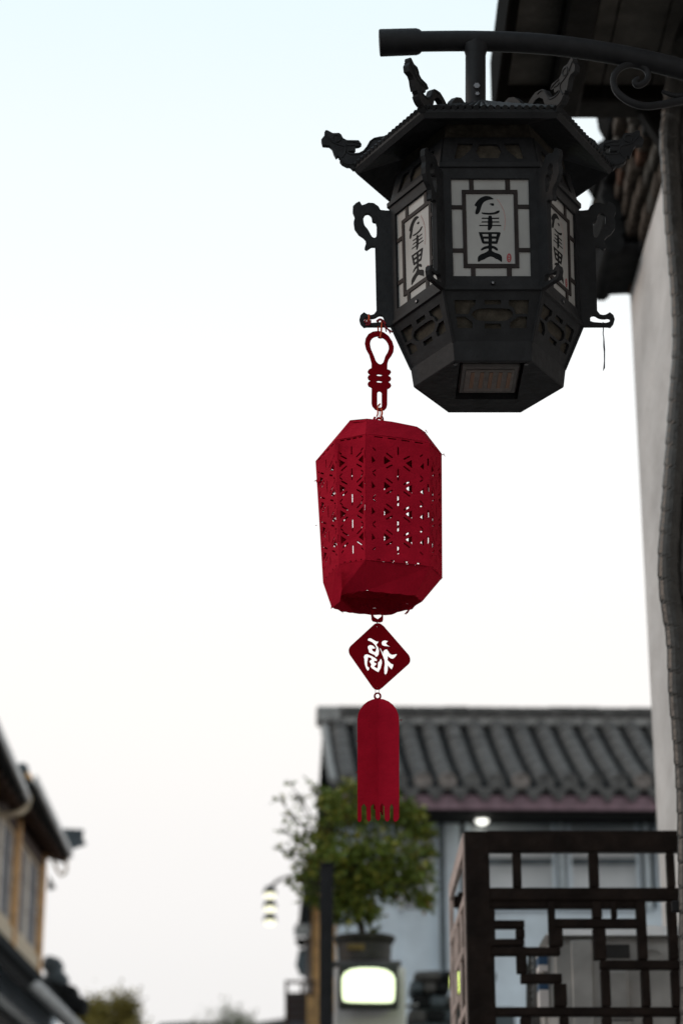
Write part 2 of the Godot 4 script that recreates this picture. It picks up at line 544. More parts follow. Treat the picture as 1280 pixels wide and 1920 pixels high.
# ================================================================ near house on the right
func build_right_house() -> void:
	var t := thing("white_house", "tall white plastered house with brick corbels and dark eaves at the right edge", "house", Vector3(2.6, 0, -2))
	var W := 1.2
	var b := B.new()
	b.span(Vector3(W, 0, -8.05), Vector3(4.6, 5.40, 8.0), 0.012)
	part("wall", b, M.plaster, t)
	# corbelled brick courses under the tiled eave, each brick a piece
	for course in 5:
		var y := 5.403 + course * 0.076
		var out := 0.022 + course * 0.028
		var z := -8.055 - out * 0.6
		var k := 0
		if course % 2 == 1:
			z += 0.09
		while z < -6.2:
			var l := 0.105
			var bb := B.new()
			bb.span(Vector3(W - out + rng.randf_range(-0.016, 0.016), y + rng.randf_range(-0.003, 0.003), z), Vector3(W + 0.2, y + 0.064, z + l), 0.006)
			part("brick", bb, [M.brick, M.brick_red, M.tile_dark, M.brick, M.soffit, M.brick][rng.randi() % 6], t)
			z += l + 0.014
			k += 1
	b = B.new()
	b.span(Vector3(W + 0.004, 5.402, -8.045), Vector3(4.6, 5.785, 8.0))
	part("corbel_core", b, M.brick, t)
	# tiled verge at the far end: stacked blackened tiles stepping up the gable
	var steps := [[1118.0, 500.0], [1119.0, 472.0], [1116.0, 444.0], [1115.0, 416.0], [1116.0, 388.0], [1120.0, 360.0], [1128.0, 332.0], [1142.0, 306.0], [1160.0, 282.0]]
	for i in steps.size():
		var p := P(steps[i][0], steps[i][1], 7.95)
		var bb := B.new()
		var h := 0.078
		var pts := PackedVector3Array()
		var yy := p.y - h * 0.5
		bb.box(Vector3((p.x + 1.45) * 0.5, yy, -7.88), Vector3(1.45 - p.x, h * 0.72, 0.40), Basis(Vector3.BACK, 0.05 + 0.02 * (i % 3)), 0.02)
		bb.tube(PackedVector3Array([Vector3(p.x + 0.03, yy - 0.004, -8.10), Vector3(p.x + 0.035, yy, -7.66)]), radii(2, h * 0.55), 10)
		part("verge_tile", bb, M.tile_dark, t)
	for q in [[1136.0, 506.0, 16.0, 14.0], [1150.0, 520.0, 20.0, 24.0], [1158.0, 536.0, 22.0, 14.0]]:
		var bb := B.new()
		var c := P(q[0], q[1], 8.02)
		bb.box(c, Vector3(q[2], q[3] * 1.1, 26.0) * 0.0022, Basis.IDENTITY, 0.008)
		part("corbel_tip", bb, M.tile_dark, t)
	# eave edge of tiles along the street, above the bricks
	for k in 8:
		var z := -7.9 + k * 0.235
		var bb := B.new()
		bb.tube(PackedVector3Array([Vector3(1.06, 5.80, z), Vector3(1.9, 6.38, z)]), radii(2, 0.085), 8)
		part("eave_tile", bb, M.tile_dark, t)
	b = B.new()
	b.quad(Vector3(1.05, 5.79, -8.1), Vector3(1.05, 5.79, -6.1), Vector3(3.2, 7.2, -6.1), Vector3(3.2, 7.2, -8.1), Vector3(-1, 1, 0))
	b.quad(Vector3(1.05, 5.787, -8.1), Vector3(1.05, 5.787, -6.1), Vector3(4.6, 5.787, -6.1), Vector3(4.6, 5.787, -8.1), Vector3(0, -1, 0))
	b.quad(Vector3(3.2, 7.2, -6.1), Vector3(3.2, 7.2, -8.1), Vector3(4.6, 6.4, -8.1), Vector3(4.6, 6.4, -6.1), Vector3(1, 1, 0))
	b.tri(Vector3(1.05, 5.79, -8.1), Vector3(3.2, 7.2, -8.1), Vector3(4.6, 5.79, -8.1), Vector3(0, 0, -1))
	part("rear_roof", b, M.tile_dark, t)
	# broad dark overhang above the lantern: boards, beams, fascia
	var far := P(926, 236, 6.14)
	var X0 := far.x
	var Y0 := far.y + 0.10
	var nb := 5
	for k in nb:
		var x0 := lerpf(X0 + 0.03, 1.32, float(k) / nb)
		var x1 := lerpf(X0 + 0.03, 1.32, float(k + 1) / nb)
		var bb := B.new()
		bb.span(Vector3(x0 + 0.002, Y0, -6.14), Vector3(x1 - 0.002, Y0 + 0.025, 7.0), 0.003)
		part("soffit_board", bb, M.soffit, t)
	b = B.new()
	b.span(Vector3(X0 - 0.006, Y0 - 0.10, -6.17), Vector3(X0 + 0.028, Y0 + 0.16, 7.0), 0.006)
	part("fascia_board", b, M.fascia_black, t)
	b = B.new()
	b.span(Vector3(X0 + 0.17, Y0 - 0.10, -6.10), Vector3(X0 + 0.27, Y0 - 0.003, 7.0), 0.01)
	part("eave_beam", b, M.beam, t)
	b = B.new()
	b.span(Vector3(X0 + 0.03, Y0 - 0.06, -6.165), Vector3(1.6, Y0 + 0.14, -6.05), 0.008)
	part("end_board", b, M.beam, t)
	var br := P(1100, 300, 6.1)
	b = B.new()
	b.bar(Vector3(1.02, Y0 - 0.04, -6.11), Vector3(1.22, Y0 - 0.42, -6.11), 0.07, 0.12, Vector3.UP, 0.01)
	part("eave_brace", b, M.beam, t)
	b = B.new()
	b.span(Vector3(1.19, 5.0, -6.1), Vector3(1.3, 5.785, 8.0))
	b.quad(Vector3(X0 + 0.01, Y0 + 0.17, -6.2), Vector3(X0 + 0.01, Y0 + 0.17, 7.0), Vector3(2.9, Y0 + 1.6, 7.0), Vector3(2.9, Y0 + 1.6, -6.2), Vector3(-1, 1, 0))
	b.tri(Vector3(X0 + 0.01, Y0 + 0.165, -6.19), Vector3(2.9, Y0 + 1.6, -6.19), Vector3(2.9, Y0 + 0.165, -6.19), Vector3(0, 0, -1))
	part("upper_roof", b, M.tile_dark, t)

# ================================================================ grey tiled house that closes the view
func build_far_house() -> void:
	var o := P(623, 1470, 20.0)
	var t := thing("tiled_house", "grey house with curved tile roof, mauve fascia and pale windows closing the street", "house", Vector3(1.8, 0, -22))
	var a := deg_to_rad(1.6)
	var ex := Vector3(cos(a), 0, -sin(a))
	var ez := Vector3(-sin(a + 0.038), 0, -cos(a + 0.038))
	var F := func(x: float, y: float, d: float) -> Vector3:
		return o + ex * x + Vector3.UP * y + ez * d
	var wide := 4.4
	var rise := func(d: float) -> float:
		return 0.50 * d + 0.07 * d * d
	var deep := 1.62
	var b := B.new()
	# channel bed under the cover tiles
	var nd := 8
	for i in nd:
		var d0 := deep * i / nd
		var d1 := deep * (i + 1) / nd
		b.quad(F.call(0, rise.call(d0) - 0.02, d0), F.call(wide, rise.call(d0) - 0.02, d0), F.call(wide, rise.call(d1) - 0.02, d1), F.call(0, rise.call(d1) - 0.02, d1), Vector3(0, 1, 0.5))
		b.quad(F.call(0, rise.call(d0) - 0.10, d0), F.call(wide, rise.call(d0) - 0.10, d0), F.call(wide, rise.call(d1) - 0.10, d1), F.call(0, rise.call(d1) - 0.10, d1), Vector3(0, -1, -0.5))
		for x in [0.0, wide]:
			b.quad(F.call(x, rise.call(d0) - 0.10, d0), F.call(x, rise.call(d0) - 0.02, d0), F.call(x, rise.call(d1) - 0.02, d1), F.call(x, rise.call(d1) - 0.10, d1), ex * (1.0 if x > 0 else -1.0))
	b.quad(F.call(0, rise.call(0.0) - 0.10, 0), F.call(wide, rise.call(0.0) - 0.10, 0), F.call(wide, rise.call(0.0) - 0.02, 0), F.call(0, rise.call(0.0) - 0.02, 0), -ez)
	# rear slope
	b.quad(F.call(0, rise.call(deep), deep), F.call(wide, rise.call(deep), deep), F.call(wide, -0.1, deep * 2), F.call(0, -0.1, deep * 2), ez + Vector3.UP)
	part("roof_bed", b, M.tile_dark, t)
	# cover tiles, one by one, in rows up the slope
	var tl := B.new()
	var seg := 6
	for k in seg:
		var a0 := PI * k / seg
		var a1 := PI * (k + 1) / seg
		for e in [[0.0, 0.091, 0.27, 0.087]]:
			var p0 := Vector3(cos(a0) * e[1], sin(a0) * e[1], 0)
			var p1 := Vector3(cos(a1) * e[1], sin(a1) * e[1], 0)
			var q0 := Vector3(cos(a0) * e[3], sin(a0) * e[3], -e[2])
			var q1 := Vector3(cos(a1) * e[3], sin(a1) * e[3], -e[2])
			tl.stri(p0, p1, q1, p0.normalized(), p1.normalized(), p1.normalized())
			tl.stri(p0, q1, q0, p0.normalized(), p1.normalized(), p0.normalized())
			tl.tri(Vector3.ZERO, p0, p1, Vector3.BACK)
	var tile_mesh := tl.mesh(Vector3.ZERO)
	var pitch := 0.234
	var rows := int(wide / pitch)
	for i in rows:
		var x := 0.16 + i * pitch
		var row_tone: Material = [M.tile, M.tile_b, M.tile_c][rng.randi() % 3]
		for k in 7:
			var d := 0.02 + k * 0.232
			var p: Vector3 = F.call(x + rng.randf_range(-0.006, 0.006), rise.call(d) + 0.004 + rng.randf_range(0, 0.003), d)
			var q: Vector3 = F.call(x, rise.call(d + 0.23), d + 0.23)
			var zz := (p - q).normalized()
			var yy := zz.cross(ex).normalized()
			var bs := Basis(ex, yy, zz)
			var mm: Material = row_tone if rng.randf() < 0.8 else M.tile
			placed("cover_tile", tile_mesh, mm, t, Transform3D(bs, p))
	# round end caps and pointed drip tiles
	var cap := B.new()
	cap.lathe(Vector3.ZERO, [Vector2(0.0, 0.014), Vector2(0.05, 0.014), Vector2(0.06, 0.02), Vector2(0.086, 0.02), Vector2(0.09, 0.0)], 14)
	var cap_mesh := cap.mesh(Vector3.ZERO)
	var dr := B.new()
	dr.plate(V2([-104, 22, -60, 6, 0, -4, 60, 6, 104, 22, 70, -52, 34, -108, 0, -150, -34, -108, -70, -52]), [], func(p, w): return Vector3(p.x, p.y, (w - 0.5) * 16.0) * 0.001)
	var drip_mesh := dr.mesh(Vector3.ZERO)
	for i in rows:
		var x := 0.16 + i * pitch
		var bs := Basis(ex, -ez, -Vector3.UP).orthonormalized()
		placed("tile_end", cap_mesh, M.tile_end if rng.randf() < 0.33 else M.tile_b, t, Transform3D(Basis(ex, -ez, Vector3.UP.cross(ex)).orthonormalized() if false else Basis(ex, (-ez + Vector3.UP * 0.12).normalized(), ex.cross((-ez + Vector3.UP * 0.12).normalized())), F.call(x, 0.035, -0.002)))
		placed("drip_tile", drip_mesh, M.tile_c, t, Transform3D(Basis(ex, (Vector3.UP + ez * 0.15).normalized(), ex.cross((Vector3.UP + ez * 0.15).normalized())), F.call(x + pitch * 0.5, -0.03, -0.035)))
	# ridge
	b = B.new()
	var ry: float = rise.call(deep)
	b.box(F.call(wide * 0.5, ry + 0.035, deep), Vector3(wide, 0.09, 0.16), Basis(ex, Vector3.UP, ex.cross(Vector3.UP)), 0.01)
	part("ridge_mortar", b, M.mortar, t)
	for i in 16:
		var bb := B.new()
		var l := wide / 16.0
		bb.box(F.call(l * (i + 0.5) + 0.14, ry + 0.13 + rng.randf_range(-0.004, 0.004), deep), Vector3(l - 0.004, 0.10, 0.22), Basis(ex, Vector3.UP, ex.cross(Vector3.UP)), 0.008)
		part("ridge_tile", bb, M.tile_c, t)
	b = B.new()
	b.box(F.call(0.05, ry + 0.085, deep), Vector3(0.24, 0.17, 0.26), Basis(ex, Vector3.UP, ex.cross(Vector3.UP)), 0.02)
	part("ridge_end", b, M.mortar, t)
	b = B.new()
	b.tube(PackedVector3Array([F.call(0.01, rise.call(0.0) + 0.02, 0.0), F.call(0.01, rise.call(0.55) + 0.02, 0.55), F.call(0.01, rise.call(1.1) + 0.02, 1.1), F.call(0.01, rise.call(deep) + 0.02, deep)]), radii(4, 0.042), 8)
	part("verge_roll", b, M.mortar, t)
	# fascia, soffit, gutter
	b = B.new()
	b.box(F.call(wide * 0.5, -0.135, 0.02), Vector3(wide, 0.20, 0.03), Basis(ex, Vector3.UP, ex.cross(Vector3.UP)), 0.005)
	part("fascia", b, M.mauve, t)
	b = B.new()
	b.box(F.call(wide * 0.5, -0.245, 0.30), Vector3(wide, 0.035, 0.5), Basis(ex, Vector3.UP, ex.cross(Vector3.UP)), 0.004)
	part("soffit", b, M.beam, t)
	# facade behind the eave
	var Z := 20.62
	var R := func(x0: float, y0: float, x1: float, y1: float, z: float, th: float) -> B:
		var bb := B.new()
		var p := P(x0, y0, z)
		var q := P(x1, y1, z)
		bb.span(Vector3(p.x, p.y, -z), Vector3(q.x, q.y, -z - th), 0.006)
		return bb
	var top := P(800, 1500, Z).y
	b = B.new()
	b.span(Vector3(P(630, 1600, Z).x, 0, -Z - 0.02), Vector3(P(745, 1600, Z).x, top, -Z - 3.0))
	part("wall", b, M.plaster_grey, t, "blue grey wall left of the door")
	part("wall", R.call(812, 1500, 872, 2100, Z, 0.25), M.plaster_grey, t)
	part("wall", R.call(640, 1705, 1290, 2330, Z + 0.05, 0.25), M.plaster_grey, t)
	part("wall", R.call(1222, 1500, 1330, 1705, Z + 0.05, 0.25), M.plaster_grey, t)
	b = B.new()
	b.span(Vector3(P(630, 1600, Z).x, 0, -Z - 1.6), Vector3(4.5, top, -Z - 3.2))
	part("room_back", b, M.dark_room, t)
	b = B.new()
	b.span(Vector3(4.3, 0, -Z - 0.1), Vector3(4.5, top, -Z - 1.7))
	part("side_wall", b, M.plaster_grey, t)
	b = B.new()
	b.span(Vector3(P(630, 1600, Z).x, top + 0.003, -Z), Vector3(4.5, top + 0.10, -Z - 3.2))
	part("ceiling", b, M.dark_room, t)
	part("beam", R.call(812, 1497, 1330, 1509, Z - 0.12, 0.1), M.beam, t)
	part("beam", R.call(880, 1509, 1215, 1521, Z - 0.06, 0.05), M.ochre, t, "ochre and brown strip under the eave")
	# glazed bay: frames, panes, blind behind
	var wnd := [[872, 1521, 1046, 1705], [1060, 1521, 1204, 1705]]
	for q in wnd:
		var fr := B.new()
		var p0 := P(q[0], q[1], Z)
		var p1 := P(q[2], q[3], Z)
		var fw := 0.035
		fr.span(Vector3(p0.x, p0.y, -Z), Vector3(p0.x + fw, p1.y, -Z - 0.06))
		fr.span(Vector3(p1.x - fw, p0.y, -Z), Vector3(p1.x, p1.y, -Z - 0.06))
		fr.span(Vector3(p0.x + fw, p0.y, -Z), Vector3(p1.x - fw, p0.y - fw, -Z - 0.06))
		fr.span(Vector3(p0.x + fw, p1.y + fw, -Z), Vector3(p1.x - fw, p1.y, -Z - 0.06))
		var wn := part("window", fr, M.plaster_grey, t)
		var mid := lerpf(p0.y, p1.y, 0.51)
		for s in [[p0.y - fw, mid + 0.03], [mid - 0.03, p1.y + fw]]:
			var g := B.new()
			g.span(Vector3(p0.x + fw, s[0], -Z - 0.028), Vector3(p1.x - fw, s[1], -Z - 0.034))
			part("pane", g, M.glass, wn)
		var tr := B.new()
		tr.span(Vector3(p0.x + fw, mid + 0.03, -Z - 0.005), Vector3(p1.x - fw, mid - 0.03, -Z - 0.055))
		part("transom", tr, M.slate, wn)
		var bl := B.new()
		bl.span(Vector3(p0.x, p0.y, -Z - 0.16), Vector3(p1.x, p1.y, -Z - 0.17))
		part("blind", bl, M.curtain, wn)
	part("mullion", R.call(1046, 1521, 1060, 1705, Z - 0.03, 0.12), M.frame_pale, t)
	part("mullion", R.call(1204, 1521, 1222, 1705, Z - 0.03, 0.12), M.frame_pale, t)
	# door bay on the left
	var fr2 := B.new()
	var d0 := P(745, 1538, Z)
	var d1 := P(812, 1705, Z)
	fr2.span(Vector3(d0.x, d0.y, -Z), Vector3(d0.x + 0.05, d1.y, -Z - 0.08))
	fr2.span(Vector3(d1.x - 0.05, d0.y, -Z), Vector3(d1.x, d1.y, -Z - 0.08))
	fr2.span(Vector3(d0.x + 0.05, d0.y, -Z), Vector3(d1.x - 0.05, d0.y - 0.05, -Z - 0.08))
	fr2.span(Vector3(d0.x + 0.05, d0.y - 0.42, -Z), Vector3(d1.x - 0.05, d0.y - 0.46, -Z - 0.08))
	var dn := part("window", fr2, M.frame_white, t, "narrow white framed window beside the potted tree")
	var g2 := B.new()
	g2.span(Vector3(d0.x + 0.05, d0.y - 0.05, -Z - 0.04), Vector3(d1.x - 0.05, d1.y, -Z - 0.046))
	part("pane", g2, M.glass, dn)
	var hd := R.call(745, 1500, 812, 1538, Z + 0.02, 0.2)
	part("lintel", hd, M.beam, t)
	b = B.new()
	var dp := P(826, 1500, Z - 0.06)
	b.rod(Vector3(dp.x, 0.1, dp.z), Vector3(dp.x, dp.y, dp.z), 0.028)
	part("downpipe", b, M.slate, t)
	b = B.new()
	var gp := P(1228, 1496, 20.2)
	b.tube(smooth_path([gp + Vector3(0.1, 0, 0), gp, gp + Vector3(-0.01, -0.06, 0), gp + Vector3(0.03, -0.16, 0), gp + Vector3(0.03, -0.9, 0)], 5), radii(21, 0.03), 8)
	part("gutter_pipe", b, M.mortar, t)
	# small bright ceiling lamp behind the glass corner
	var lp := P(903, 1537, Z - 0.2)
	var lt := thing("eave_lamp", "small round white lamp glowing under the far house's eave", "lamp", lp)
	b = B.new()
	b.ball(lp, Vector3(0.062, 0.05, 0.062), 14)
	part("bulb", b, M.bulb, lt)
	b = B.new()
	b.lathe(lp + Vector3(0, 0.045, 0), [Vector2(0.05, 0.0), Vector2(0.045, 0.05), Vector2(0.0, 0.05)], 14)
	b.rod(lp + Vector3(0, 0.09, 0), lp + Vector3(0, top - lp.y, 0), 0.01, 6)
	part("lamp_base", b, M.frame_white, lt)
	omni(lt, Vector3.ZERO, Color(1, 1, 0.95), 0.03, 0.05)

func omni(parent: Node3D, at: Vector3, c: Color, e: float, size: float) -> void:
	var l := OmniLight3D.new()
	l.name = "light"
	l.position = at
	l.light_color = c
	l.light_energy = e
	l.light_size = size
	l.omni_range = 20.0
	l.omni_attenuation = 2.0
	l.shadow_enabled = true
	parent.add_child(l, true)

# ================================================================ timber house on the left
func build_left_house() -> void:
	var X := -4.3
	var t := thing("timber_shop_house", "timber framed house with paper windows and two dark tiled eaves at the left edge", "house", Vector3(-6.5, 0, -26))
	var b := B.new()
	b.span(Vector3(X - 4.0, 0, -30.7), Vector3(X - 0.125, 7.5, -14.0))
	part("wall", b, M.slate, t)
	b = B.new()
	b.span(Vector3(X - 0.12, 0, -32.1), Vector3(X + 0.12, 5.30, -14.0), 0.02)
	part("ground_floor_wall", b, M.plaster_grey, t)
	# storey of posts, sill and lattice windows
	var ylo := 5.80
	var yhi := 7.34
	for z in [-16.2, -18.6, -21.0, -23.3, -25.65, -28.05, -30.55]:
		var bb := B.new()
		bb.span(Vector3(X - 0.10, ylo - 0.25, z - 0.11), Vector3(X + 0.06, yhi + 0.05, z + 0.11), 0.015)
		part("post", bb, M.timber, t)
	b = B.new()
	b.span(Vector3(X - 0.08, ylo - 0.14, -30.7), Vector3(X + 0.03, ylo + 0.12, -15.0), 0.015)
	part("sill_beam", b, M.timber_pale, t)
	b = B.new()
	b.span(Vector3(X - 0.08, yhi - 0.16, -30.7), Vector3(X + 0.02, yhi + 0.02, -15.0), 0.015)
	part("head_beam", b, M.timber_dark, t)
	var zs := [-16.2, -18.6, -21.0, -23.3, -25.65, -28.05, -30.55]
	for i in zs.size() - 1:
		var z0: float = zs[i] - 0.12
		var z1: float = zs[i + 1] + 0.12
		var half := 0.5 * (z0 + z1)
		for s in [[z0, half + 0.012], [half - 0.012, z1]]:
			var fr := B.new()
			var fy0 := ylo + 0.122
			var fy1 := yhi - 0.162
			fr.span(Vector3(X - 0.06, fy0, s[0]), Vector3(X - 0.012, fy1, s[0] - 0.06))
			fr.span(Vector3(X - 0.06, fy0, s[1]), Vector3(X - 0.012, fy1, s[1] + 0.06))
			fr.span(Vector3(X - 0.06, fy0, s[0] - 0.06), Vector3(X - 0.012, fy0 + 0.06, s[1] + 0.06))
			fr.span(Vector3(X - 0.06, fy1 - 0.06, s[0] - 0.06), Vector3(X - 0.012, fy1, s[1] + 0.06))
			var wn := part("window", fr, M.timber_pale, t)
			var pp := B.new()
			pp.span(Vector3(X - 0.030, fy0 + 0.06, s[0] - 0.06), Vector3(X - 0.022, fy1 - 0.06, s[1] + 0.06))
			part("pane", pp, M.paper, wn)
			var mm := B.new()
			for k in 4:
				var z := lerpf(s[0] - 0.06, s[1] + 0.06, (k + 1) / 5.0)
				mm.span(Vector3(X - 0.0215, fy0 + 0.06, z - 0.016), Vector3(X - 0.003, fy1 - 0.06, z + 0.016))
			for k in 2:
				var y := lerpf(fy0, fy1, 0.36 + 0.30 * k)
				mm.span(Vector3(X - 0.0215, y - 0.016, s[0] - 0.06), Vector3(X - 0.0135, y + 0.016, s[1] + 0.06))
			part("muntins", mm, M.muntin, wn)
	# upper eaves: near and far section
	var secs := [[-26.5, -13.0, 7.30, -3.97, 0.044], [-31.05, -26.2, 7.46, -3.98, 0.028]]
	for k in secs.size():
		var s: Array = secs[k]
		var e0 := Vector3(s[3], s[2], s[0])
		var rf := B.new()
		rf.plate(V2([s[3], 0, -4.5, 0.30, -6.2, 1.55, -8.4, 0.2, -8.4, 0.05, -6.2, 1.38, -4.5, 0.13, s[3], -0.09], 0.01, 0.0, 0.01, 0.0), [], func(p, w): return Vector3(p.x * 0.01 + w * (s[1] - s[0]) * s[4], s[2] + p.y * 0.01, lerpf(s[0], s[1], w)))
		part("roof", rf, M.tile_dark, t)
		var er := B.new()
		er.bar(Vector3(s[3] + 0.027, s[2] + 0.01, s[0] - 0.01), Vector3(s[3] + 0.027 + (s[1] - s[0]) * s[4], s[2] + 0.01, s[1]), 0.05, 0.12, Vector3.UP, 0.012)
		part("eave_edge", er, M.plaster, t)
		for z in range(int((s[1] - s[0]) / 0.42)):
			var rr := B.new()
			var zz: float = s[0] + 0.2 + z * 0.42
			rr.bar(Vector3(s[3] - 0.02, s[2] - 0.125, zz), Vector3(X - 0.1, s[2] - 0.02, zz), 0.06, 0.07, Vector3.UP, 0.008)
			part("rafter", rr, M.timber_dark, t)
	b = B.new()
	b.tube(smooth_path([P(-30, 1529, 26.4), P(25, 1527, 26.4), P(48, 1516, 26.5), P(56, 1494, 26.55)], 5), radii(16, 0.038), 8)
	part("gutter", b, M.timber_pale, t, "beige gutter end under the nearer eave")
	b = B.new()
	b.ball(P(53, 1464, 26.6), Vector3(0.06, 0.11, 0.1), 10)
	part("tile_end", b, M.timber, t, "ochre tile end at the roof step")
	b = B.new()
	b.ball(P(42, 1443, 26.7), Vector3(0.09, 0.09, 0.1), 10)
	part("roof_finial", b, M.slate, t)
	# upturned corner block
	b = B.new()
	b.plate(V2([118, 1553, 158, 1555, 156, 1572, 163, 1584, 128, 1596, 120, 1580]), [], func(p, w): return P(p.x, p.y, 31.0 + 0.5 * w))
	part("corner_tile", b, M.slate, t, "grey tile block at the roof corner")
	b = B.new()
	b.tube(smooth_path([P(95, 1600, 30.8), P(112, 1638, 30.8), P(124, 1634, 30.8), P(124, 1605, 30.9)], 5), radii(16, 0.022), 6)
	part("wire_loop", b, M.timber_pale, t)
	b = B.new()
	b.plate(V2([92, 1640, 106, 1666, 90, 1670]), [], func(p, w): return P(p.x, p.y, 31.2 + 0.2 * w))
	part("gable_flashing", b, M.mortar, t)
	# skirt roof between the storeys
	b = B.new()
	b.plate(V2([-3.80, 5.02, -4.30, 5.62, -4.32, 5.50, -3.84, 4.90], 0.01, 0.0, 0.01, 0.0), [], func(p, w): return Vector3(p.x * 0.01, p.y * 0.01, lerpf(-31.6, -13.0, w)))
	part("skirt_roof", b, M.tile_dark, t)
	b = B.new()
	b.span(Vector3(-3.82, 4.93, -31.6), Vector3(-3.77, 5.0, -26.5), 0.01)
	part("skirt_edge", b, M.mortar, t)
	var d := B.new()
	d.ball(Vector3.ZERO, Vector3(0.09, 0.09, 0.11), 10)
	var dm := d.mesh(Vector3.ZERO)
	for k in 12:
		placed("tile_end", dm, M.plaster, t, Transform3D(Basis.IDENTITY, Vector3(-3.77, 5.0, -31.5 + k * 0.42)))
	for k in 40:
		var rb := B.new()
		rb.tube(PackedVector3Array([Vector3(-3.79, 5.06, -31.5 + k * 0.21), Vector3(-4.29, 5.66, -31.5 + k * 0.21)]), radii(2, 0.05), 6)
		part("skirt_tile", rb, M.tile_dark, t)
	b = B.new()
	b.span(Vector3(-4.2, 4.62, -31.2), Vector3(-3.98, 4.74, -14.0), 0.02)
	part("string_course", b, M.mortar, t)
	b = B.new()
	b.span(Vector3(-4.3, 4.30, -31.0), Vector3(-4.06, 4.60, -14.0), 0.02)
	part("lintel_band", b, M.beam, t)
	# end ornament on the skirt roof
	for q in [[84, 1797, 116, 1826], [88, 1822, 126, 1850], [96, 1846, 146, 1876], [118, 1868, 164, 1900]]:
		var bb := B.new()
		var p := P(q[0], q[1], 31.3)
		var r := P(q[2], q[3], 31.3)
		bb.box((p + r) * 0.5, Vector3(absf(r.x - p.x), absf(r.y - p.y), 0.5), Basis(Vector3.BACK, -0.3), 0.05)
		part("ridge_end_block", bb, M.slate if q[0] < 90 else M.tile_dark, t)

# ================================================================ narrow timber house beyond the post
func build_timber_house() -> void:
	var Z := 27.0
	var t := thing("ochre_house", "far narrow house with ochre timber corner and dark carved eave behind the steel post", "house", Vector3(0.4, 0, -29))
	var b := B.new()
	var p := P(572, 1650, Z)
	b.span(Vector3(p.x, 0, -Z), Vector3(1.6, P(572, 1660, Z).y, -Z - 4.0), 0.02)
	part("wall", b, M.gable, t)
	b = B.new()
	p = P(584, 1650, Z - 0.1)
	b.span(Vector3(p.x, P(0, 1900, Z).y, -Z + 0.1), Vector3(p.x + 0.11, P(0, 1672, Z).y, -Z - 0.05), 0.015)
	part("corner_post", b, M.timber, t)
	b = B.new()
	b.span(Vector3(p.x + 0.12, P(0, 1900, Z).y, -Z + 0.04), Vector3(p.x + 0.5, P(0, 1690, Z).y, -Z - 0.02), 0.01)
	part("timber_panel", b, M.timber, t)
	b = B.new()
	b.plate(V2([556, 1640, 570, 1660, 566, 1678, 562, 1700, 560, 1726, 556, 1734, 582, 1734, 580, 1705, 588, 1688, 600, 1672, 640, 1655, 640, 1630, 590, 1622]), [], func(q, w): return P(q.x, q.y, Z - 0.4 + 0.35 * w))
	part("carved_bracket", b, M.tile_dark, t)
	b = B.new()
	b.plate(V2([551, 1736, 580, 1732, 580, 1756, 552, 1757]), [], func(q, w): return P(q.x, q.y, Z - 0.45 + 0.4 * w))
	part("beam_end", b, M.mortar, t)
	b = B.new()
	b.plate(rounded(V2([552, 1759, 574, 1758, 573, 1774, 562, 1778, 555, 1770])), [], func(q, w): return P(q.x, q.y, Z - 0.4 + 0.35 * w))
	part("carved_drop", b, M.beam, t)
	b = B.new()
	b.plate(V2([560, 1780, 573, 1776, 573, 1832, 562, 1830, 554, 1810, 557, 1795]), [], func(q, w): return P(q.x, q.y, Z - 0.35 + 0.3 * w))
	part("corbel", b, M.slate, t)
	b = B.new()
	b.plate(V2([545, 1655, 640, 1560, 700, 1560, 700, 1640, 600, 1660]), [], func(q, w): return P(q.x, q.y, Z + 0.3 + 3.5 * w))
	part("roof", b, M.tile_dark, t)
	# brown lattice balcony in front of it
	var ZB := 24.0
	var tb := thing("lattice_balcony", "brown timber balcony frame with a dark lattice panel at the bottom, left of the post", "balcony", P(562, 1980, ZB))
	var px := func(x: float, y: float) -> Vector3: return P(x, y, ZB)
	for q in [[537, 1838, 537, 2000], [587, 1838, 587, 2000], [566, 1842, 566, 1862]]:
		b = B.new()
		b.bar(px.call(q[0], q[1]), px.call(q[2], q[3]), 0.035, 0.035, Vector3.RIGHT, 0.004)
		part("upright", b, M.timber_dark, tb)
	for y in [1841, 1864, 1878, 1892, 1906]:
		b = B.new()
		b.bar(px.call(534, y), px.call(592, y), 0.045, 0.03, Vector3.UP, 0.004)
		part("rail", b, M.timber_dark, tb)
	b = B.new()
	b.span(px.call(540, 1866) + Vector3(0, 0, -0.03), px.call(586, 2000) + Vector3(0, 0, -0.06))
	part("panel", b, M.muntin, tb)
	b = B.new()
	b.span(px.call(575, 1868) + Vector3(0, 0, 0.03), px.call(600, 2000) + Vector3(0, 0, 0.08))
	part("timber_board", b, M.timber, tb)
	# hanging lamp of three glowing tiers
	var ZL := 25.0
	var tl := thing("tiered_lamp", "small hanging lamp with three glowing yellow tiers against the sky", "lamp", P(506, 1735, ZL))
	var k := KP(1700, ZL)
	b = B.new()
	b.tube(smooth_path([P(562, 1640, 26.6), P(540, 1644, 26.0), P(520, 1652, ZL), P(508, 1664, ZL)], 5), radii(16, 0.02), 6)
	part("arm", b, M.beam, tl)
	for i in 3:
		var y := 1672.0 + i * 25.5
		var c := P(506, y, ZL)
		b = B.new()
		b.lathe(c, [Vector2(0.0, 13 * k), Vector2(8 * k, 10 * k), Vector2(13 * k, 0), Vector2(13 * k, -3 * k), Vector2(0.0, -1 * k)], 16)
		part("cap", b, M.lamp_case, tl)
		b = B.new()
		b.lathe(c + Vector3(0, -0.002, 0), [Vector2(0, -2 * k), Vector2(9 * k, -3 * k), Vector2(9 * k, -9 * k), Vector2(6 * k, -11.5 * k), Vector2(0, -12 * k)], 16)
		part("shade", b, M.lamp_warm, tl)
		omni(tl, c + Vector3(0, -7 * k, 0) - tl.position, Color(1, 0.9, 0.6), 0.01, 0.04)

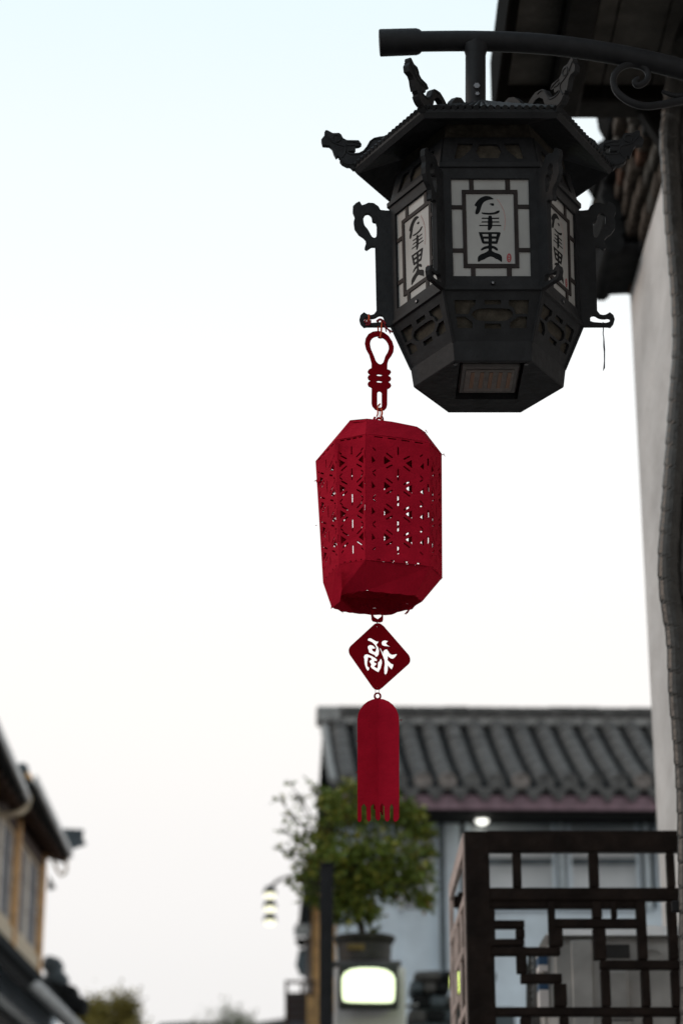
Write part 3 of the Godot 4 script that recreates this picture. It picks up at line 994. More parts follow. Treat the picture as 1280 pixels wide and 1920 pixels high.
# ================================================================ roofs and houses far down the street
func build_far_row() -> void:
	var t := thing("distant_house", "low distant house whose dark ridge just shows at the bottom edge", "house", Vector3(-3, 0, -62))
	var b := B.new()
	var p := P(270, 1921, 60)
	var q := P(545, 1914, 60)
	b.span(Vector3(p.x, 0, -60.5), Vector3(q.x, q.y - 0.9, -66))
	part("wall", b, M.plaster, t)
	b = B.new()
	b.plate(V2([260, 1960, 300, 1919, 345, 1916, 480, 1917, 560, 1905, 590, 1960]), [], func(r, w): return P(r.x, r.y, 60.0 + 6.5 * w))
	part("roof", b, M.tile_c, t)

# ================================================================ pillar, lamp, pot, tree
func build_pillar_and_tree() -> void:
	var Z := 12.0
	var top := P(690, 1812, Z).y
	var t := thing("white_pillar", "white plastered pillar carrying the glowing box lamp and plant pot", "pillar", Vector3(P(692, 1860, Z).x, 0, -Z - 0.2))
	var b := B.new()
	b.span(Vector3(P(626, 1860, Z).x, 0, -Z), Vector3(P(760, 1860, Z).x, top, -Z - 0.42), 0.012)
	part("shaft", b, M.plaster, t)
	b = B.new()
	b.span(Vector3(P(622, 1860, Z).x, top + 0.002, -Z + 0.01), Vector3(P(752, 1860, Z).x, top + 0.03, -Z - 0.44), 0.006)
	part("coping", b, M.tile_c, t)
	# box lamp
	var fz := Z - 0.16
	var lc := P(690.5, 1848, fz)
	var lt := thing("box_lamp", "glowing greenish white rectangular lamp in dark case on the white pillar", "lamp", lc)
	b = B.new()
	var k := KP(1848, fz)
	b.box(lc + Vector3(0, 0, -0.055), Vector3(113 * k, 82 * k, 0.10), Basis.IDENTITY, 0.012)
	part("case", b, M.lamp_case, lt)
	b = B.new()
	b.plate(rounded(V2([-50, 33, 50, 32, 49, -29, 40, -32, -43, -31, -50, -25]), 2), [], func(p, w): return lc + Vector3(p.x * k, p.y * k, -0.003 + 0.014 * w))
	part("glowing_cover", b, M.sign_glow, lt)
	b = B.new()
	b.box(lc + Vector3(0, 0.0, -0.125), Vector3(0.08, 0.1, 0.05), Basis.IDENTITY, 0.005)
	part("wall_mount", b, M.lamp_case, lt)
	var al := AreaLight3D.new()
	al.name = "light"
	al.area_size = Vector2(98 * k, 62 * k)
	al.light_energy = 0.05
	al.light_color = Color(0.93, 1.0, 0.80)
	al.area_range = 12.0
	al.position = Vector3(0, 0, 0.02)
	al.rotation_degrees = Vector3(0, 180, 0)
	al.shadow_enabled = true
	lt.add_child(al, true)
	# small globe lamp seen through the lattice side
	var gc := P(858, 1842, 11.5)
	var gt := thing("globe_lamp", "small yellow green globe lamp glowing behind the lattice screen's side", "lamp", gc)
	b = B.new()
	b.ball(gc, Vector3(0.042, 0.085, 0.042), 14)
	part("globe", b, M.bulb_green, gt)
	b = B.new()
	b.rod(gc + Vector3(0, -0.07, 0), Vector3(gc.x, 2.0, gc.z), 0.02)
	b.lathe(gc + Vector3(0, -0.09, 0), [Vector2(0.0, 0.03), Vector2(0.04, 0.03), Vector2(0.03, 0.0)], 12)
	part("stem", b, M.lamp_case, gt)
	omni(gt, Vector3.ZERO, Color(0.9, 1.0, 0.5), 0.02, 0.05)
	# steel post
	var pt := thing("steel_post", "dark square steel post standing left of the plant pot", "post", Vector3(P(611, 1800, 11.7).x, 0, -11.7))
	b = B.new()
	b.span(Vector3(P(599, 1800, 11.7).x, 0, -11.66), Vector3(P(624.5, 1800, 11.7).x, P(0, 1622, 11.7).y, -11.74), 0.006)
	part("shaft", b, M.post, pt)
	b = B.new()
	b.span(Vector3(P(598, 1800, 11.7).x, P(0, 1622, 11.7).y + 0.001, -11.655), Vector3(P(625.5, 1800, 11.7).x, P(0, 1620, 11.7).y + 0.004, -11.745), 0.003)
	part("cap", b, M.post, pt)
	# tile capped wall to the right of the pillar
	var wt := thing("tile_capped_wall", "low wall stepped up with stacked dark grey tiles right of the white pillar", "wall", Vector3(P(810, 1900, 13.2).x, 0, -13.2))
	b = B.new()
	b.span(Vector3(P(772, 1900, 13.2).x, 0, -13.0), Vector3(P(960, 1900, 13.2).x, P(0, 1896, 13.2).y, -13.4), 0.01)
	part("wall", b, M.slate, wt)
	var rows := [[764, 1918, 868, 1894], [772, 1890, 870, 1866], [768, 1862, 842, 1838], [776, 1840, 930, 1820]]
	for i in rows.size():
		var q: Array = rows[i]
		var n := 3
		for j in n:
			var x0 := lerpf(q[0], q[2], float(j) / n)
			var x1 := lerpf(q[0], q[2], float(j + 1) / n)
			var a := P(x0 + 0.5, q[1], 13.0 - 0.02 * i)
			var c := P(x1 - 0.5, q[3], 13.0 - 0.02 * i)
			var bb := B.new()
			bb.box((a + c) * 0.5 + Vector3(0, 0, -0.15), Vector3(absf(c.x - a.x), absf(c.y - a.y) * 0.92, 0.36), Basis(Vector3.BACK, rng.randf_range(-0.06, 0.06)), 0.016)
			part("coping_tile", bb, [M.tile_c, M.tile_dark, M.slate][(i + j) % 3], wt)
	b = B.new()
	b.box(P(772, 1886, 12.85), Vector3(0.075, 0.012, 0.1), Basis(Vector3.BACK, 0.1), 0.003)
	part("loose_tile", b, M.mortar, wt)
	# pot
	var kz := KP(1790, Z)
	var pc := P(683, 1808, Z + 0.21)
	var base := Vector3(pc.x, top + 0.031, -Z - 0.21)
	var rimy := P(683, 1757, Z + 0.21).y - base.y
	var pot := thing("plant_pot", "round dark glazed pot with wide rim on top of the white pillar", "pot", base)
	b = B.new()
	b.lathe(base, [Vector2(0, 0), Vector2(44 * kz, 0), Vector2(50 * kz, 6 * kz), Vector2(52 * kz, rimy - 16 * kz), Vector2(58 * kz, rimy - 8 * kz), Vector2(60 * kz, rimy - 2 * kz), Vector2(58 * kz, rimy), Vector2(52 * kz, rimy), Vector2(50 * kz, rimy - 8 * kz)], 32)
	part("body", b, M.pot, pot)
	b = B.new()
	b.lathe(base, [Vector2(50 * kz, rimy - 8 * kz), Vector2(0, rimy - 6 * kz)], 24)
	part("soil", b, M.soil, pot)
	b = B.new()
	b.box(base + Vector3(-0.05, rimy * 0.52, 50.5 * kz), Vector3(0.10, 0.035, 0.012), Basis.IDENTITY, 0.004)
	part("relief_band", b, M.ochre, pot)
	# tree in the pot
	var tb := base + Vector3(0, rimy - 7 * kz, 0)
	var tr := thing("potted_tree", "bushy green tree with loose upper shoots growing in the dark pot", "tree", tb)
	var crown := P(672, 1640, Z + 0.2)
	var wood := B.new()
	wood.tube(smooth_path([tb, tb + Vector3(-0.02, 0.08, 0.01), tb + Vector3(-0.035, 0.2, 0), tb + Vector3(-0.03, 0.34, 0)], 4), radii(13, 0.022, 0.012), 8)
	var clumps := [[600, 1560, 42, 1.0], [650, 1530, 46, 1.0], [700, 1520, 44, 0.9], [752, 1525, 42, 0.9], [790, 1560, 28, 0.6], [620, 1610, 48, 1.3], [680, 1600, 56, 1.5], [740, 1600, 52, 1.4], [780, 1640, 36, 1.0], [700, 1660, 48, 1.1], [640, 1665, 42, 1.0], [590, 1640, 36, 0.9], [575, 1680, 24, 0.6], [795, 1690, 20, 0.5], [748, 1668, 34, 0.7], [620, 1505, 32, 0.6], [570, 1580, 30, 0.7], [660, 1480, 26, 0.35], [720, 1490, 28, 0.4], [640, 1725, 20, 0.22], [800, 1600, 16, 0.3], [568, 1620, 22, 0.5], [775, 1530, 26, 0.5],
		[545, 1530, 16, 0.14], [525, 1500, 14, 0.09], [560, 1500, 18, 0.16], [585, 1470, 16, 0.13], [545, 1470, 10, 0.05], [600, 1490, 16, 0.2], [535, 1560, 12, 0.08], [560, 1650, 18, 0.2], [537, 1655, 10, 0.07], [522, 1590, 10, 0.06], [545, 1600, 14, 0.14], [700, 1745, 14, 0.10], [662, 1700, 36, 0.8], [622, 1696, 30, 0.7], [694, 1712, 26, 0.45], [650, 1640, 40, 0.8], [715, 1640, 40, 0.8]]
	var leaves: Array[Transform3D] = []
	var tint := PackedColorArray()
	for c in clumps:
		var zc: float = Z + 0.2 + rng.randf_range(-0.10, 0.10)
		var cc := P(c[0], c[1], zc)
		var start := tb + Vector3(-0.03, 0.30, 0) + Vector3(rng.randf_range(-0.03, 0.03), rng.randf_range(-0.10, 0.10), 0)
		wood.tube(smooth_path([start, start.lerp(cc, 0.5) + Vector3(rng.randf_range(-0.03, 0.03), rng.randf_range(-0.04, 0.01), rng.randf_range(-0.03, 0.03)), cc], 4), radii(9, 0.008, 0.003), 5)
		var rad: float = c[2] * kz
		var n := int(360 * c[3] * (1.0 if c[0] > 606 else 0.42))
		var shade := rng.randf_range(0.8, 1.2)
		for i in n:
			var dv := Vector3(rng.randfn(), rng.randfn() * 0.8, rng.randfn()) * 0.5
			if dv.length() > 1.15:
				dv = dv.normalized() * rng.randf_range(0.5, 1.1)
			var at := cc + dv * rad
			var bs := Basis.from_euler(Vector3(rng.randf_range(-0.9, 0.9), rng.randf() * TAU, rng.randf_range(-0.9, 0.9))).scaled(Vector3.ONE * rng.randf_range(0.65, 1.25))
			leaves.append(Transform3D(bs, at - tb))
			var g := shade * rng.randf_range(0.7, 1.3)
			var col := Color(0.15 * g, 0.20 * g, 0.03 * g)
			if rng.randf() < 0.24:
				col = Color(0.30 * g, 0.285 * g, 0.04 * g)
			if rng.randf() < 0.015:
				col = Color(0.30, 0.13, 0.02)
			tint.append(col)
		if c[3] < 0.3:
			for i in 3:
				var e := cc + Vector3(rng.randf_range(-1, 1), rng.randf_range(-0.3, 1), rng.randf_range(-1, 1)) * rad
				wood.rod(cc, e, 0.002, 4)
	part("trunk", wood, M.bark, tr)
	tr.add_child(foliage("foliage", leaves, tint, 0.046), true)

func leaf_mesh(l: float) -> ArrayMesh:
	var b := B.new()
	var w := l * 0.26
	var up := l * 0.10
	b.tri(Vector3(0, 0, 0), Vector3(-w, up, l * 0.45), Vector3(0, 0, l), Vector3.UP)
	b.tri(Vector3(0, 0, 0), Vector3(w, up, l * 0.45), Vector3(0, 0, l), Vector3.UP)
	return b.mesh(Vector3.ZERO)

func foliage(called: String, tf: Array[Transform3D], tint: PackedColorArray, l: float) -> MultiMeshInstance3D:
	var mm := MultiMesh.new()
	mm.transform_format = MultiMesh.TRANSFORM_3D
	mm.use_colors = true
	mm.mesh = leaf_mesh(l)
	mm.instance_count = tf.size()
	for i in tf.size():
		mm.set_instance_transform(i, tf[i])
		mm.set_instance_color(i, tint[i])
	var o := MultiMeshInstance3D.new()
	o.name = called
	o.multimesh = mm
	o.material_override = M.leaf
	o.set_meta("kind", "stuff")
	return o

func build_bush_trees() -> void:
	var defs := [
		["street_tree", "olive green tree top beyond the left house's skirt roof", 215, 1914, 42.0, 70.0, 46.0, Color(0.21, 0.175, 0.036), 8000],
		["street_tree", "pale small tree top alone near the bottom, left of the balcony", 424, 1925, 58.0, 48.0, 34.0, Color(0.21, 0.22, 0.15), 1500]]
	for d in defs:
		var Z: float = d[4]
		var c := P(d[2], d[3], Z)
		var k := KP(1900, Z)
		var base := Vector3(c.x, 0, c.z)
		var t := thing(d[0], d[1], "tree", base, "trees far down the street")
		var wood := B.new()
		wood.tube(smooth_path([base, base + Vector3(0.05, c.y * 0.3, 0), base + Vector3(-0.05, c.y * 0.6, 0), c + Vector3(0, -0.2, 0)], 4), radii(13, 0.14, 0.05), 8)
		var tf: Array[Transform3D] = []
		var tint := PackedColorArray()
		for j in 22:
			var cc: Vector3 = c + Vector3(rng.randf_range(-1, 1) * d[5] * k, rng.randf_range(-1.4, 0.75) * d[6] * k, rng.randf_range(-1, 1) * 0.6)
			var dx: float = absf(cc.x - c.x) / (d[5] * k)
			cc.y -= dx * dx * 0.7 * d[6] * k
			wood.tube(smooth_path([c + Vector3(0, -0.7, 0), c.lerp(cc, 0.5) + Vector3(0, -0.15, 0), cc], 3), radii(7, 0.035, 0.01), 5)
			var sh := rng.randf_range(0.7, 1.25)
			for i in int(d[8] / 22.0):
				var dv := Vector3(rng.randfn(), rng.randfn(), rng.randfn()) * 0.14 * (1.0 if d[4] < 50 else 1.2)
				tf.append(Transform3D(Basis.from_euler(Vector3(rng.randf_range(-1.2, 1.2), rng.randf() * TAU, rng.randf_range(-1, 1))).scaled(Vector3.ONE * rng.randf_range(0.7, 1.3)), cc + dv - base))
				var g := sh * rng.randf_range(0.7, 1.3)
				var col: Color = d[7]
				tint.append(Color(col.r * g, col.g * g, col.b * g))
		part("trunk", wood, M.bark, t)
		t.add_child(foliage("foliage", tf, tint, 0.11), true)

# ================================================================ lattice screen and the outdoor unit behind it
func build_lattice_and_unit() -> void:
	var Z := 6.5
	var lt := thing("lattice_screen", "dark brown timber lattice box screen round the outdoor unit at lower right", "screen", P(1070, 1985, Z + 0.4))
	var th := 0.035
	var face := func(x0: float, y0: float, x1: float, y1: float, zf: float, called := "lattice_bar") -> void:
		var ym := minf((y0 + y1) * 0.5, 1800.0)
		var a := P(x0, ym, zf)
		var c := P(x1, ym, zf)
		var b := B.new()
		b.span(Vector3(a.x, P(0, y0, zf).y, -zf), Vector3(c.x, P(0, y1, zf).y, -zf - th), 0.003)
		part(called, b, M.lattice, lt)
	# outer frame
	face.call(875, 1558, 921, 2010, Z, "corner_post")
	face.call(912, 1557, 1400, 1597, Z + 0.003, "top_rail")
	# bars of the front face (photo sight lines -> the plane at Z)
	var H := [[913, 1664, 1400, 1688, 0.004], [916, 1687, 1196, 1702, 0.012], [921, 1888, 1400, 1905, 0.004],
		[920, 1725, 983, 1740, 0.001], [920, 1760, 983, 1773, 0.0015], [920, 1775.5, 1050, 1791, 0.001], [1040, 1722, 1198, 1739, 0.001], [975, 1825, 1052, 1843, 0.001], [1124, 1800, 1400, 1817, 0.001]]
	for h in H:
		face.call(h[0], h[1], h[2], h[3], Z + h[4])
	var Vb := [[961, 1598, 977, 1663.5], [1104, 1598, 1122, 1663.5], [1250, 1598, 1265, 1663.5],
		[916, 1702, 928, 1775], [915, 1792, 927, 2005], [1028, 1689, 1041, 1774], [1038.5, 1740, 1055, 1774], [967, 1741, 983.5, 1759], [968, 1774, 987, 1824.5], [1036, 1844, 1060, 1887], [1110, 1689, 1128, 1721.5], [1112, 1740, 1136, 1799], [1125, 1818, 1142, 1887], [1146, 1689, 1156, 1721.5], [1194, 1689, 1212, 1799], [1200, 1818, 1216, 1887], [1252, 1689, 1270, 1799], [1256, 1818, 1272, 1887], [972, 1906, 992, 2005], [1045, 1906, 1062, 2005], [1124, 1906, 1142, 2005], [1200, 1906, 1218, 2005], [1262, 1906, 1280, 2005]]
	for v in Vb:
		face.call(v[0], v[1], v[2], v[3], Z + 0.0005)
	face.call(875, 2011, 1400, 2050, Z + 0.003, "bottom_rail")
	# second thickness of the rebate just behind the front frame
	# side face along the street
	var X := P(868, 1600, Z).x
	var ytop := P(868, 1558, Z).y
	var ybot := P(868, 2050, Z).y
	var z0 := -Z - th - 0.002
	var z1 := -Z - 0.93
	var XW := X + 0.14
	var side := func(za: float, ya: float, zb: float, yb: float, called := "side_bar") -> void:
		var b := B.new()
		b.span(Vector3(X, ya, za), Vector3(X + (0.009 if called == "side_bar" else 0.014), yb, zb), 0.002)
		part(called, b, M.lattice_side_lit, lt)
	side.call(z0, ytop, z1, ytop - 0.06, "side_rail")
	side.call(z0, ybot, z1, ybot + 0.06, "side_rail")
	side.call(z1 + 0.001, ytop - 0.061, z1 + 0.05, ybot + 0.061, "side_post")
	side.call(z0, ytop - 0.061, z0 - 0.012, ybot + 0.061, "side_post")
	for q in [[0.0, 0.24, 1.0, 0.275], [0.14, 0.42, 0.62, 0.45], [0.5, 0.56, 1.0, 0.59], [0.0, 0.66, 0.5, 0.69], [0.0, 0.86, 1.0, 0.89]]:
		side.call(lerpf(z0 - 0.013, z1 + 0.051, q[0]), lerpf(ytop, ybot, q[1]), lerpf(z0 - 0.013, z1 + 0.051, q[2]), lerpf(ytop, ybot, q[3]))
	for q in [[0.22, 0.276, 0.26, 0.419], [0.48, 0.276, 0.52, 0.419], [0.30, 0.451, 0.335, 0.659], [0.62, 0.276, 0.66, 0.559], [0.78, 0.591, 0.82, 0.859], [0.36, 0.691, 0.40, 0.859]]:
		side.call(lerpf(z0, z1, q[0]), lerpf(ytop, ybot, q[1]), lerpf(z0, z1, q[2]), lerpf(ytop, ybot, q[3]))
	# the far end of the box
	for q in [0.08, 0.30, 0.52, 0.74, 0.96]:
		var bk := B.new()
		bk.span(Vector3(X + 0.016, lerpf(ytop, ybot, q) - 0.02, z1 + 0.03), Vector3(XW, lerpf(ytop, ybot, q) + 0.02, z1 + 0.002), 0.003)
		part("back_rail", bk, M.lattice, lt)
	for q in [0.03, 0.065, 0.10]:
		var bk := B.new()
		bk.span(Vector3(X + q, ytop - 0.03, z1 + 0.028), Vector3(X + q + 0.03, ybot + 0.03, z1 + 0.004), 0.003)
		part("back_bar", bk, M.lattice, lt)
	# bearers that carry it from the wall
	var b := B.new()
	b.span(Vector3(X + 0.05, ybot - 0.06, -Z - 0.10), Vector3(1.199, ybot - 0.002, -Z - 0.16), 0.004)
	b.span(Vector3(X + 0.05, ybot - 0.06, -Z - 0.80), Vector3(1.199, ybot - 0.002, -Z - 0.86), 0.004)
	part("bearer", b, M.post, lt)
	# outdoor unit
	var ZA := 6.78
	var p0 := P(1062, 1756, ZA)
	var p1 := P(1272, 1756, ZA)
	var by := P(1062, 1985, ZA).y
	var XL := p0.x - 0.06
	var XR := 1.10
	var at := thing("outdoor_unit", "aged white air conditioner outdoor unit behind the dark lattice", "air conditioner", Vector3((XL + XR) * 0.5, by, -ZA - 0.4))
	b = B.new()
	b.span(Vector3(XL, by + 0.03, -ZA), Vector3(XR, p0.y, -ZA - 0.80), 0.025)
	part("casing", b, M.ac_white, at)
	b = B.new()
	var l0 := Vector3(XL - 0.010, p0.y + 0.002, -ZA + 0.014)
	var l1 := Vector3(XR + 0.010, p0.y + 0.002, -ZA - 0.814)
	var e0 := l0 + Vector3(0.030, 0.034, -0.034)
	var e1 := l1 + Vector3(-0.030, 0.034, 0.034)
	b.quad(Vector3(l0.x, l0.y, l0.z), Vector3(l1.x, l0.y, l0.z), Vector3(e1.x, e0.y, e0.z), e0, Vector3(0, 1, 1))
	b.quad(Vector3(l0.x, l0.y, l1.z), Vector3(l1.x, l0.y, l1.z), Vector3(e1.x, e0.y, e1.z), Vector3(e0.x, e0.y, e1.z), Vector3(0, 1, -1))
	b.quad(l0, Vector3(l0.x, l0.y, l1.z), Vector3(e0.x, e0.y, e1.z), e0, Vector3(-1, 1, 0))
	b.quad(Vector3(l1.x, l0.y, l0.z), l1, e1, Vector3(e1.x, e0.y, e0.z), Vector3(1, 1, 0))
	b.quad(e0, Vector3(e1.x, e0.y, e0.z), e1, Vector3(e0.x, e0.y, e1.z), Vector3.UP)
	b.quad(l0, Vector3(l1.x, l0.y, l0.z), l1, Vector3(l0.x, l0.y, l1.z), Vector3.DOWN)
	part("lid", b, M.ac_top, at)
	b = B.new()
	b.span(P(1205, 1737, ZA) + Vector3(0, 0, -0.02), P(1232, 1733, ZA) + Vector3(0, 0, -0.16), 0.004)
	part("lid_plate", b, M.ac_top, at)
	b = B.new()
	b.span(P(1134, 1771, ZA) + Vector3(0, 0, 0.004), P(1180, 1797, ZA) + Vector3(0, 0, 0.0), 0.002)
	part("handle_recess", b, M.ac_dark, at)
	b = B.new()
	b.span(P(1068, 1764, ZA) + Vector3(0, 0, 0.014), P(1116, 1978, ZA) + Vector3(0, 0, 0.001), 0.010)
	part("corner_panel", b, M.ac_white, at)
	b = B.new()
	b.span(P(1130, 1820, ZA) + Vector3(0, 0, 0.030), P(1182, 1978, ZA) + Vector3(0, 0, 0.001), 0.012)
	part("valve_cover", b, M.ac_white, at)
	for q in [[1145, 1908], [1145, 1914]]:
		b = B.new()
		b.span(P(q[0], q[1], ZA) + Vector3(0, 0, 0.034), P(q[0] + 40, q[1] + 2.4, ZA) + Vector3(0, 0, 0.0305))
		part("vent_slot", b, M.ac_dark, at)
	b = B.new()
	var ac := P(1222, 1790, ZA)
	var arc := PackedVector3Array()
	for i in 9:
		var a := PI * i / 8.0
		arc.append(ac + Vector3(cos(a) * 0.026, sin(a) * 0.016, 0.004))
	b.tube(arc, radii(9, 0.004), 6)
	part("pressed_arc", b, M.ac_white, at)
	# street-facing front with fan grille and sticker
	b = B.new()
	b.span(Vector3(XL - 0.012, by + 0.06, -ZA - 0.10), Vector3(XL - 0.001, p0.y - 0.03, -ZA - 0.62), 0.006)
	part("front_panel", b, M.ac_white, at)
	for i in 9:
		b = B.new()
		var r := 0.04 + i * 0.022
		var ring := PackedVector3Array()
		for j in 20:
			ring.append(Vector3(XL - 0.020, lerpf(by, p0.y, 0.48) + sin(TAU * j / 20) * r, -ZA - 0.40 + cos(TAU * j / 20) * r))
		b.tube(ring, radii(20, 0.004), 5, false, true)
		part("grille_ring", b, M.ac_dark, at)
	var lbl := [[1000, 1786, 1799, 0], [1000, 1799.5, 1816, 1], [1000, 1816.5, 1828, 0], [1000, 1838, 1848, 0], [1000, 1848.5, 1862, 1], [1000, 1862.5, 1895, 0]]
	for q in lbl:
		b = B.new()
		var ya := P(1010, q[1], ZA + 0.1).y
		var yb := P(1010, q[2], ZA + 0.1).y
		b.span(Vector3(XL - 0.030, ya, -ZA - 0.02), Vector3(XL - 0.002, yb, -ZA + 0.004 - 0.015), 0.001)
		b.span(Vector3(XL - 0.030, ya, -ZA - 0.021), Vector3(XL - 0.026, yb, -ZA - 0.098))
		part("sticker_band", b, M.label_blue if q[3] == 1 else M.label_white, at)
	for z in [-ZA - 0.12, -ZA - 0.68]:
		b = B.new()
		b.span(Vector3(XL + 0.02, by - 0.002, z), Vector3(XR - 0.02, by + 0.029, z - 0.05), 0.004)
		part("foot", b, M.ac_dark, at)

# ================================================================ tape-wrapped pipe run
func build_wrapped_pipe() -> void:
	var Z := 5.6
	var t := thing("wrapped_pipe", "grey tape wrapped pipe run snaking down the right edge of the photo", "pipe", P(1290, 1500, Z))
	var left := [[1330, -60], [1300, 0], [1280, 32], [1264, 70], [1250, 130], [1240, 215], [1236, 270], [1240, 330], [1243, 400], [1250, 480], [1257, 560], [1260, 650], [1253, 750], [1246, 850], [1239, 960], [1234, 1050], [1238, 1120], [1250, 1200], [1254, 1300], [1261, 1380], [1269, 1490], [1272, 1600], [1274, 1750], [1276, 1920], [1278, 2020]]
	for s in [[0.0, 19.0, 0.0], [30.0, 19.0, 0.02]]:
		var pts := []
		for q in left:
			pts.append(P(q[0] + s[1] + s[0] - 1.0, q[1], Z + s[2]))
		var path := smooth_path(pts, 24)
		# even spacing, then a helical sawtooth of overlapping tape turns
		var even := PackedVector3Array([path[0]])
		var acc := 0.0
		var step := 0.006
		for i in range(1, path.size()):
			var d := path[i].distance_to(path[i - 1])
			while acc + d >= step:
				var need := step - acc
				var p := path[i - 1].lerp(path[i], need / d) if d > 0 else path[i]
				even.append(p)
				path[i - 1] = p
				d = path[i].distance_to(p)
				acc = 0.0
			acc += d
		var r0: float = s[1] * KP(900, Z)
		var b := B.new()
		var seg := 16
		var rings := []
		var u := Vector3.RIGHT
		for i in even.size():
			var tg := (even[mini(i + 1, even.size() - 1)] - even[maxi(i - 1, 0)]).normalized()
			u = (u - tg * u.dot(tg)).normalized()
			var w := tg.cross(u)
			var ring := PackedVector3Array()
			for k in seg:
				var a := TAU * k / seg
				var ph := fposmod(i * step / 0.066 + a / TAU + 0.08 * sin(i * 0.013 + s[0]), 1.0)
				var lift := ph * 0.085 - 0.02 + 0.03 * sin(a * 2.0 + i * 0.021) + 0.025 * sin(i * 0.05 + a)
				if ph > 0.93:
					lift -= 0.11 * (ph - 0.93) / 0.07 
				ring.append(even[i] + (u * cos(a) + w * sin(a)) * r0 * (1.0 + lift))
			rings.append(ring)
		for i in rings.size() - 1:
			for k in seg:
				var l := (k + 1) % seg
				b.quad(rings[i][k], rings[i][l], rings[i + 1][l], rings[i + 1][k], rings[i][k] - even[i])
		part("wrapped_tube", b, M.tape, t)
	var b2 := B.new()
	var c := P(1300, 1700, Z)
	b2.box(c + Vector3(0.12, 0, 0.0), Vector3(0.36, 0.03, 0.012), Basis.IDENTITY, 0.003)
	part("strap", b2, M.post, t)

# ================================================================ bracket arm
func build_arm() -> void:
	var z := LZ
	var t := thing("bracket_arm", "black iron pipe bracket arm with sleeve end and scroll holding the palace lantern", "bracket", P(1640, 330, z))
	var k := KP(80, z)
	var b := B.new()
	var pts := []
	for q in [[742, 79], [800, 77.5], [880, 77], [960, 79], [1040, 85], [1120, 96], [1200, 111], [1290, 134], [1400, 170], [1500, 212], [1580, 256], [1640, 300]]:
		pts.append(P(q[0], q[1], z))
	b.tube(smooth_path(pts, 6), radii(pts.size() * 6 - 5, 19.3 * k), 20)
	part("arm_pipe", b, M.iron_arm, t)
	b = B.new()
	var e := [P(711, 80.5, z), P(713, 80.4, z), P(780, 78.2, z), P(786, 78, z), P(790, 78, z)]
	b.tube(PackedVector3Array(e), PackedFloat32Array([24.0 * k, 25.5 * k, 25.0 * k, 23.0 * k, 19.4 * k]), 22)
	part("end_sleeve", b, M.iron_arm, t)
	b = B.new()
	b.rod(P(891, 80, z), P(891, 262, z), 19.0 * k, 20)
	part("hanger_pipe", b, M.iron_arm, t)
	b = B.new()
	b.tube(PackedVector3Array([P(891, 103, z), P(891, 96, z), P(891, 88, z)]), PackedFloat32Array([19.2 * k, 21.0 * k, 24.0 * k]), 20)
	part("weld_collar", b, M.iron_arm, t)
	for q in [[892, 172, 6.0], [893, 187, 4.0]]:
		var c := P(q[0], q[1], z) + Vector3(0, 0, 17.5 * k)
		b = B.new()
		b.tube(PackedVector3Array([c, c + Vector3(0, 0, 5 * k)]), radii(2, q[2] * k), 6)
		part("bolt", b, M.screw, t)
	# scroll
	b = B.new()
	var sc := []
	for q in [[1330, 168], [1290, 186], [1262, 192], [1235, 197], [1208, 199], [1182, 192], [1160, 177], [1150, 160], [1151, 141], [1163, 127], [1180, 121], [1198, 123], [1211, 132], [1214, 145], [1206, 156], [1194, 160], [1189, 153], [1196, 148]]:
		sc.append(P(q[0], q[1], z))
	b.tube(smooth_path(sc, 5), radii((sc.size() - 1) * 5 + 1, 6.8 * k, 5.2 * k), 10, true, false, 1.5)
	part("scroll", b, M.iron_arm, t)
	b = B.new()
	var lf := []
	for q in [[1322, 176], [1295, 178], [1268, 180], [1252, 176], [1240, 171]]:
		lf.append(P(q[0], q[1], z))
	b.tube(smooth_path(lf, 4), PackedFloat32Array(Array(radii(17, 7.0 * k, 3.5 * k))), 8)
	part("scroll_leaf", b, M.iron_arm, t)
	b = B.new()
	b.box(Vector3(1.196, P(1640, 320, z).y, -z), Vector3(0.012, 0.34, 0.12), Basis.IDENTITY, 0.003)
	part("wall_plate", b, M.iron_arm, t)
	b = B.new()
	b.rod(P(1640, 300, z), Vector3(1.19, P(1640, 310, z).y, -z), 19 * k, 16)
	part("wall_stub", b, M.iron_arm, t)

# ================================================================ palace lantern
var LA := Vector3.ZERO
func hexv(i: int, y: float, r: float) -> Vector3:      # vertex i of the hexagon whose mid corners stand at photo height y, radius r (photo px)
	var a := deg_to_rad(60.0 * i)
	var p := P(912.5, y, LZ)
	var k := KP(y, LZ)
	return Vector3(LA.x + cos(a) * r * k, p.y, LA.z + sin(a) * r * k)

func face_map(c: Array, off: float, th: float) -> Callable:      # c: TL, TR, BR, BL; p in 0..1000; outward thickness
	var nn: Vector3 = (c[1] - c[0]).cross(c[3] - c[0]).normalized()
	var mid: Vector3 = (c[0] + c[1] + c[2] + c[3]) * 0.25
	if nn.dot(Vector3(mid.x - LA.x, 0, mid.z - LA.z)) < 0.0:
		nn = -nn
	return func(p: Vector2, w: float) -> Vector3:
		var u := p.x / 1000.0
		var v := p.y / 1000.0
		return c[0].lerp(c[1], u).lerp(c[3].lerp(c[2], u), v) + nn * (off + th * w)

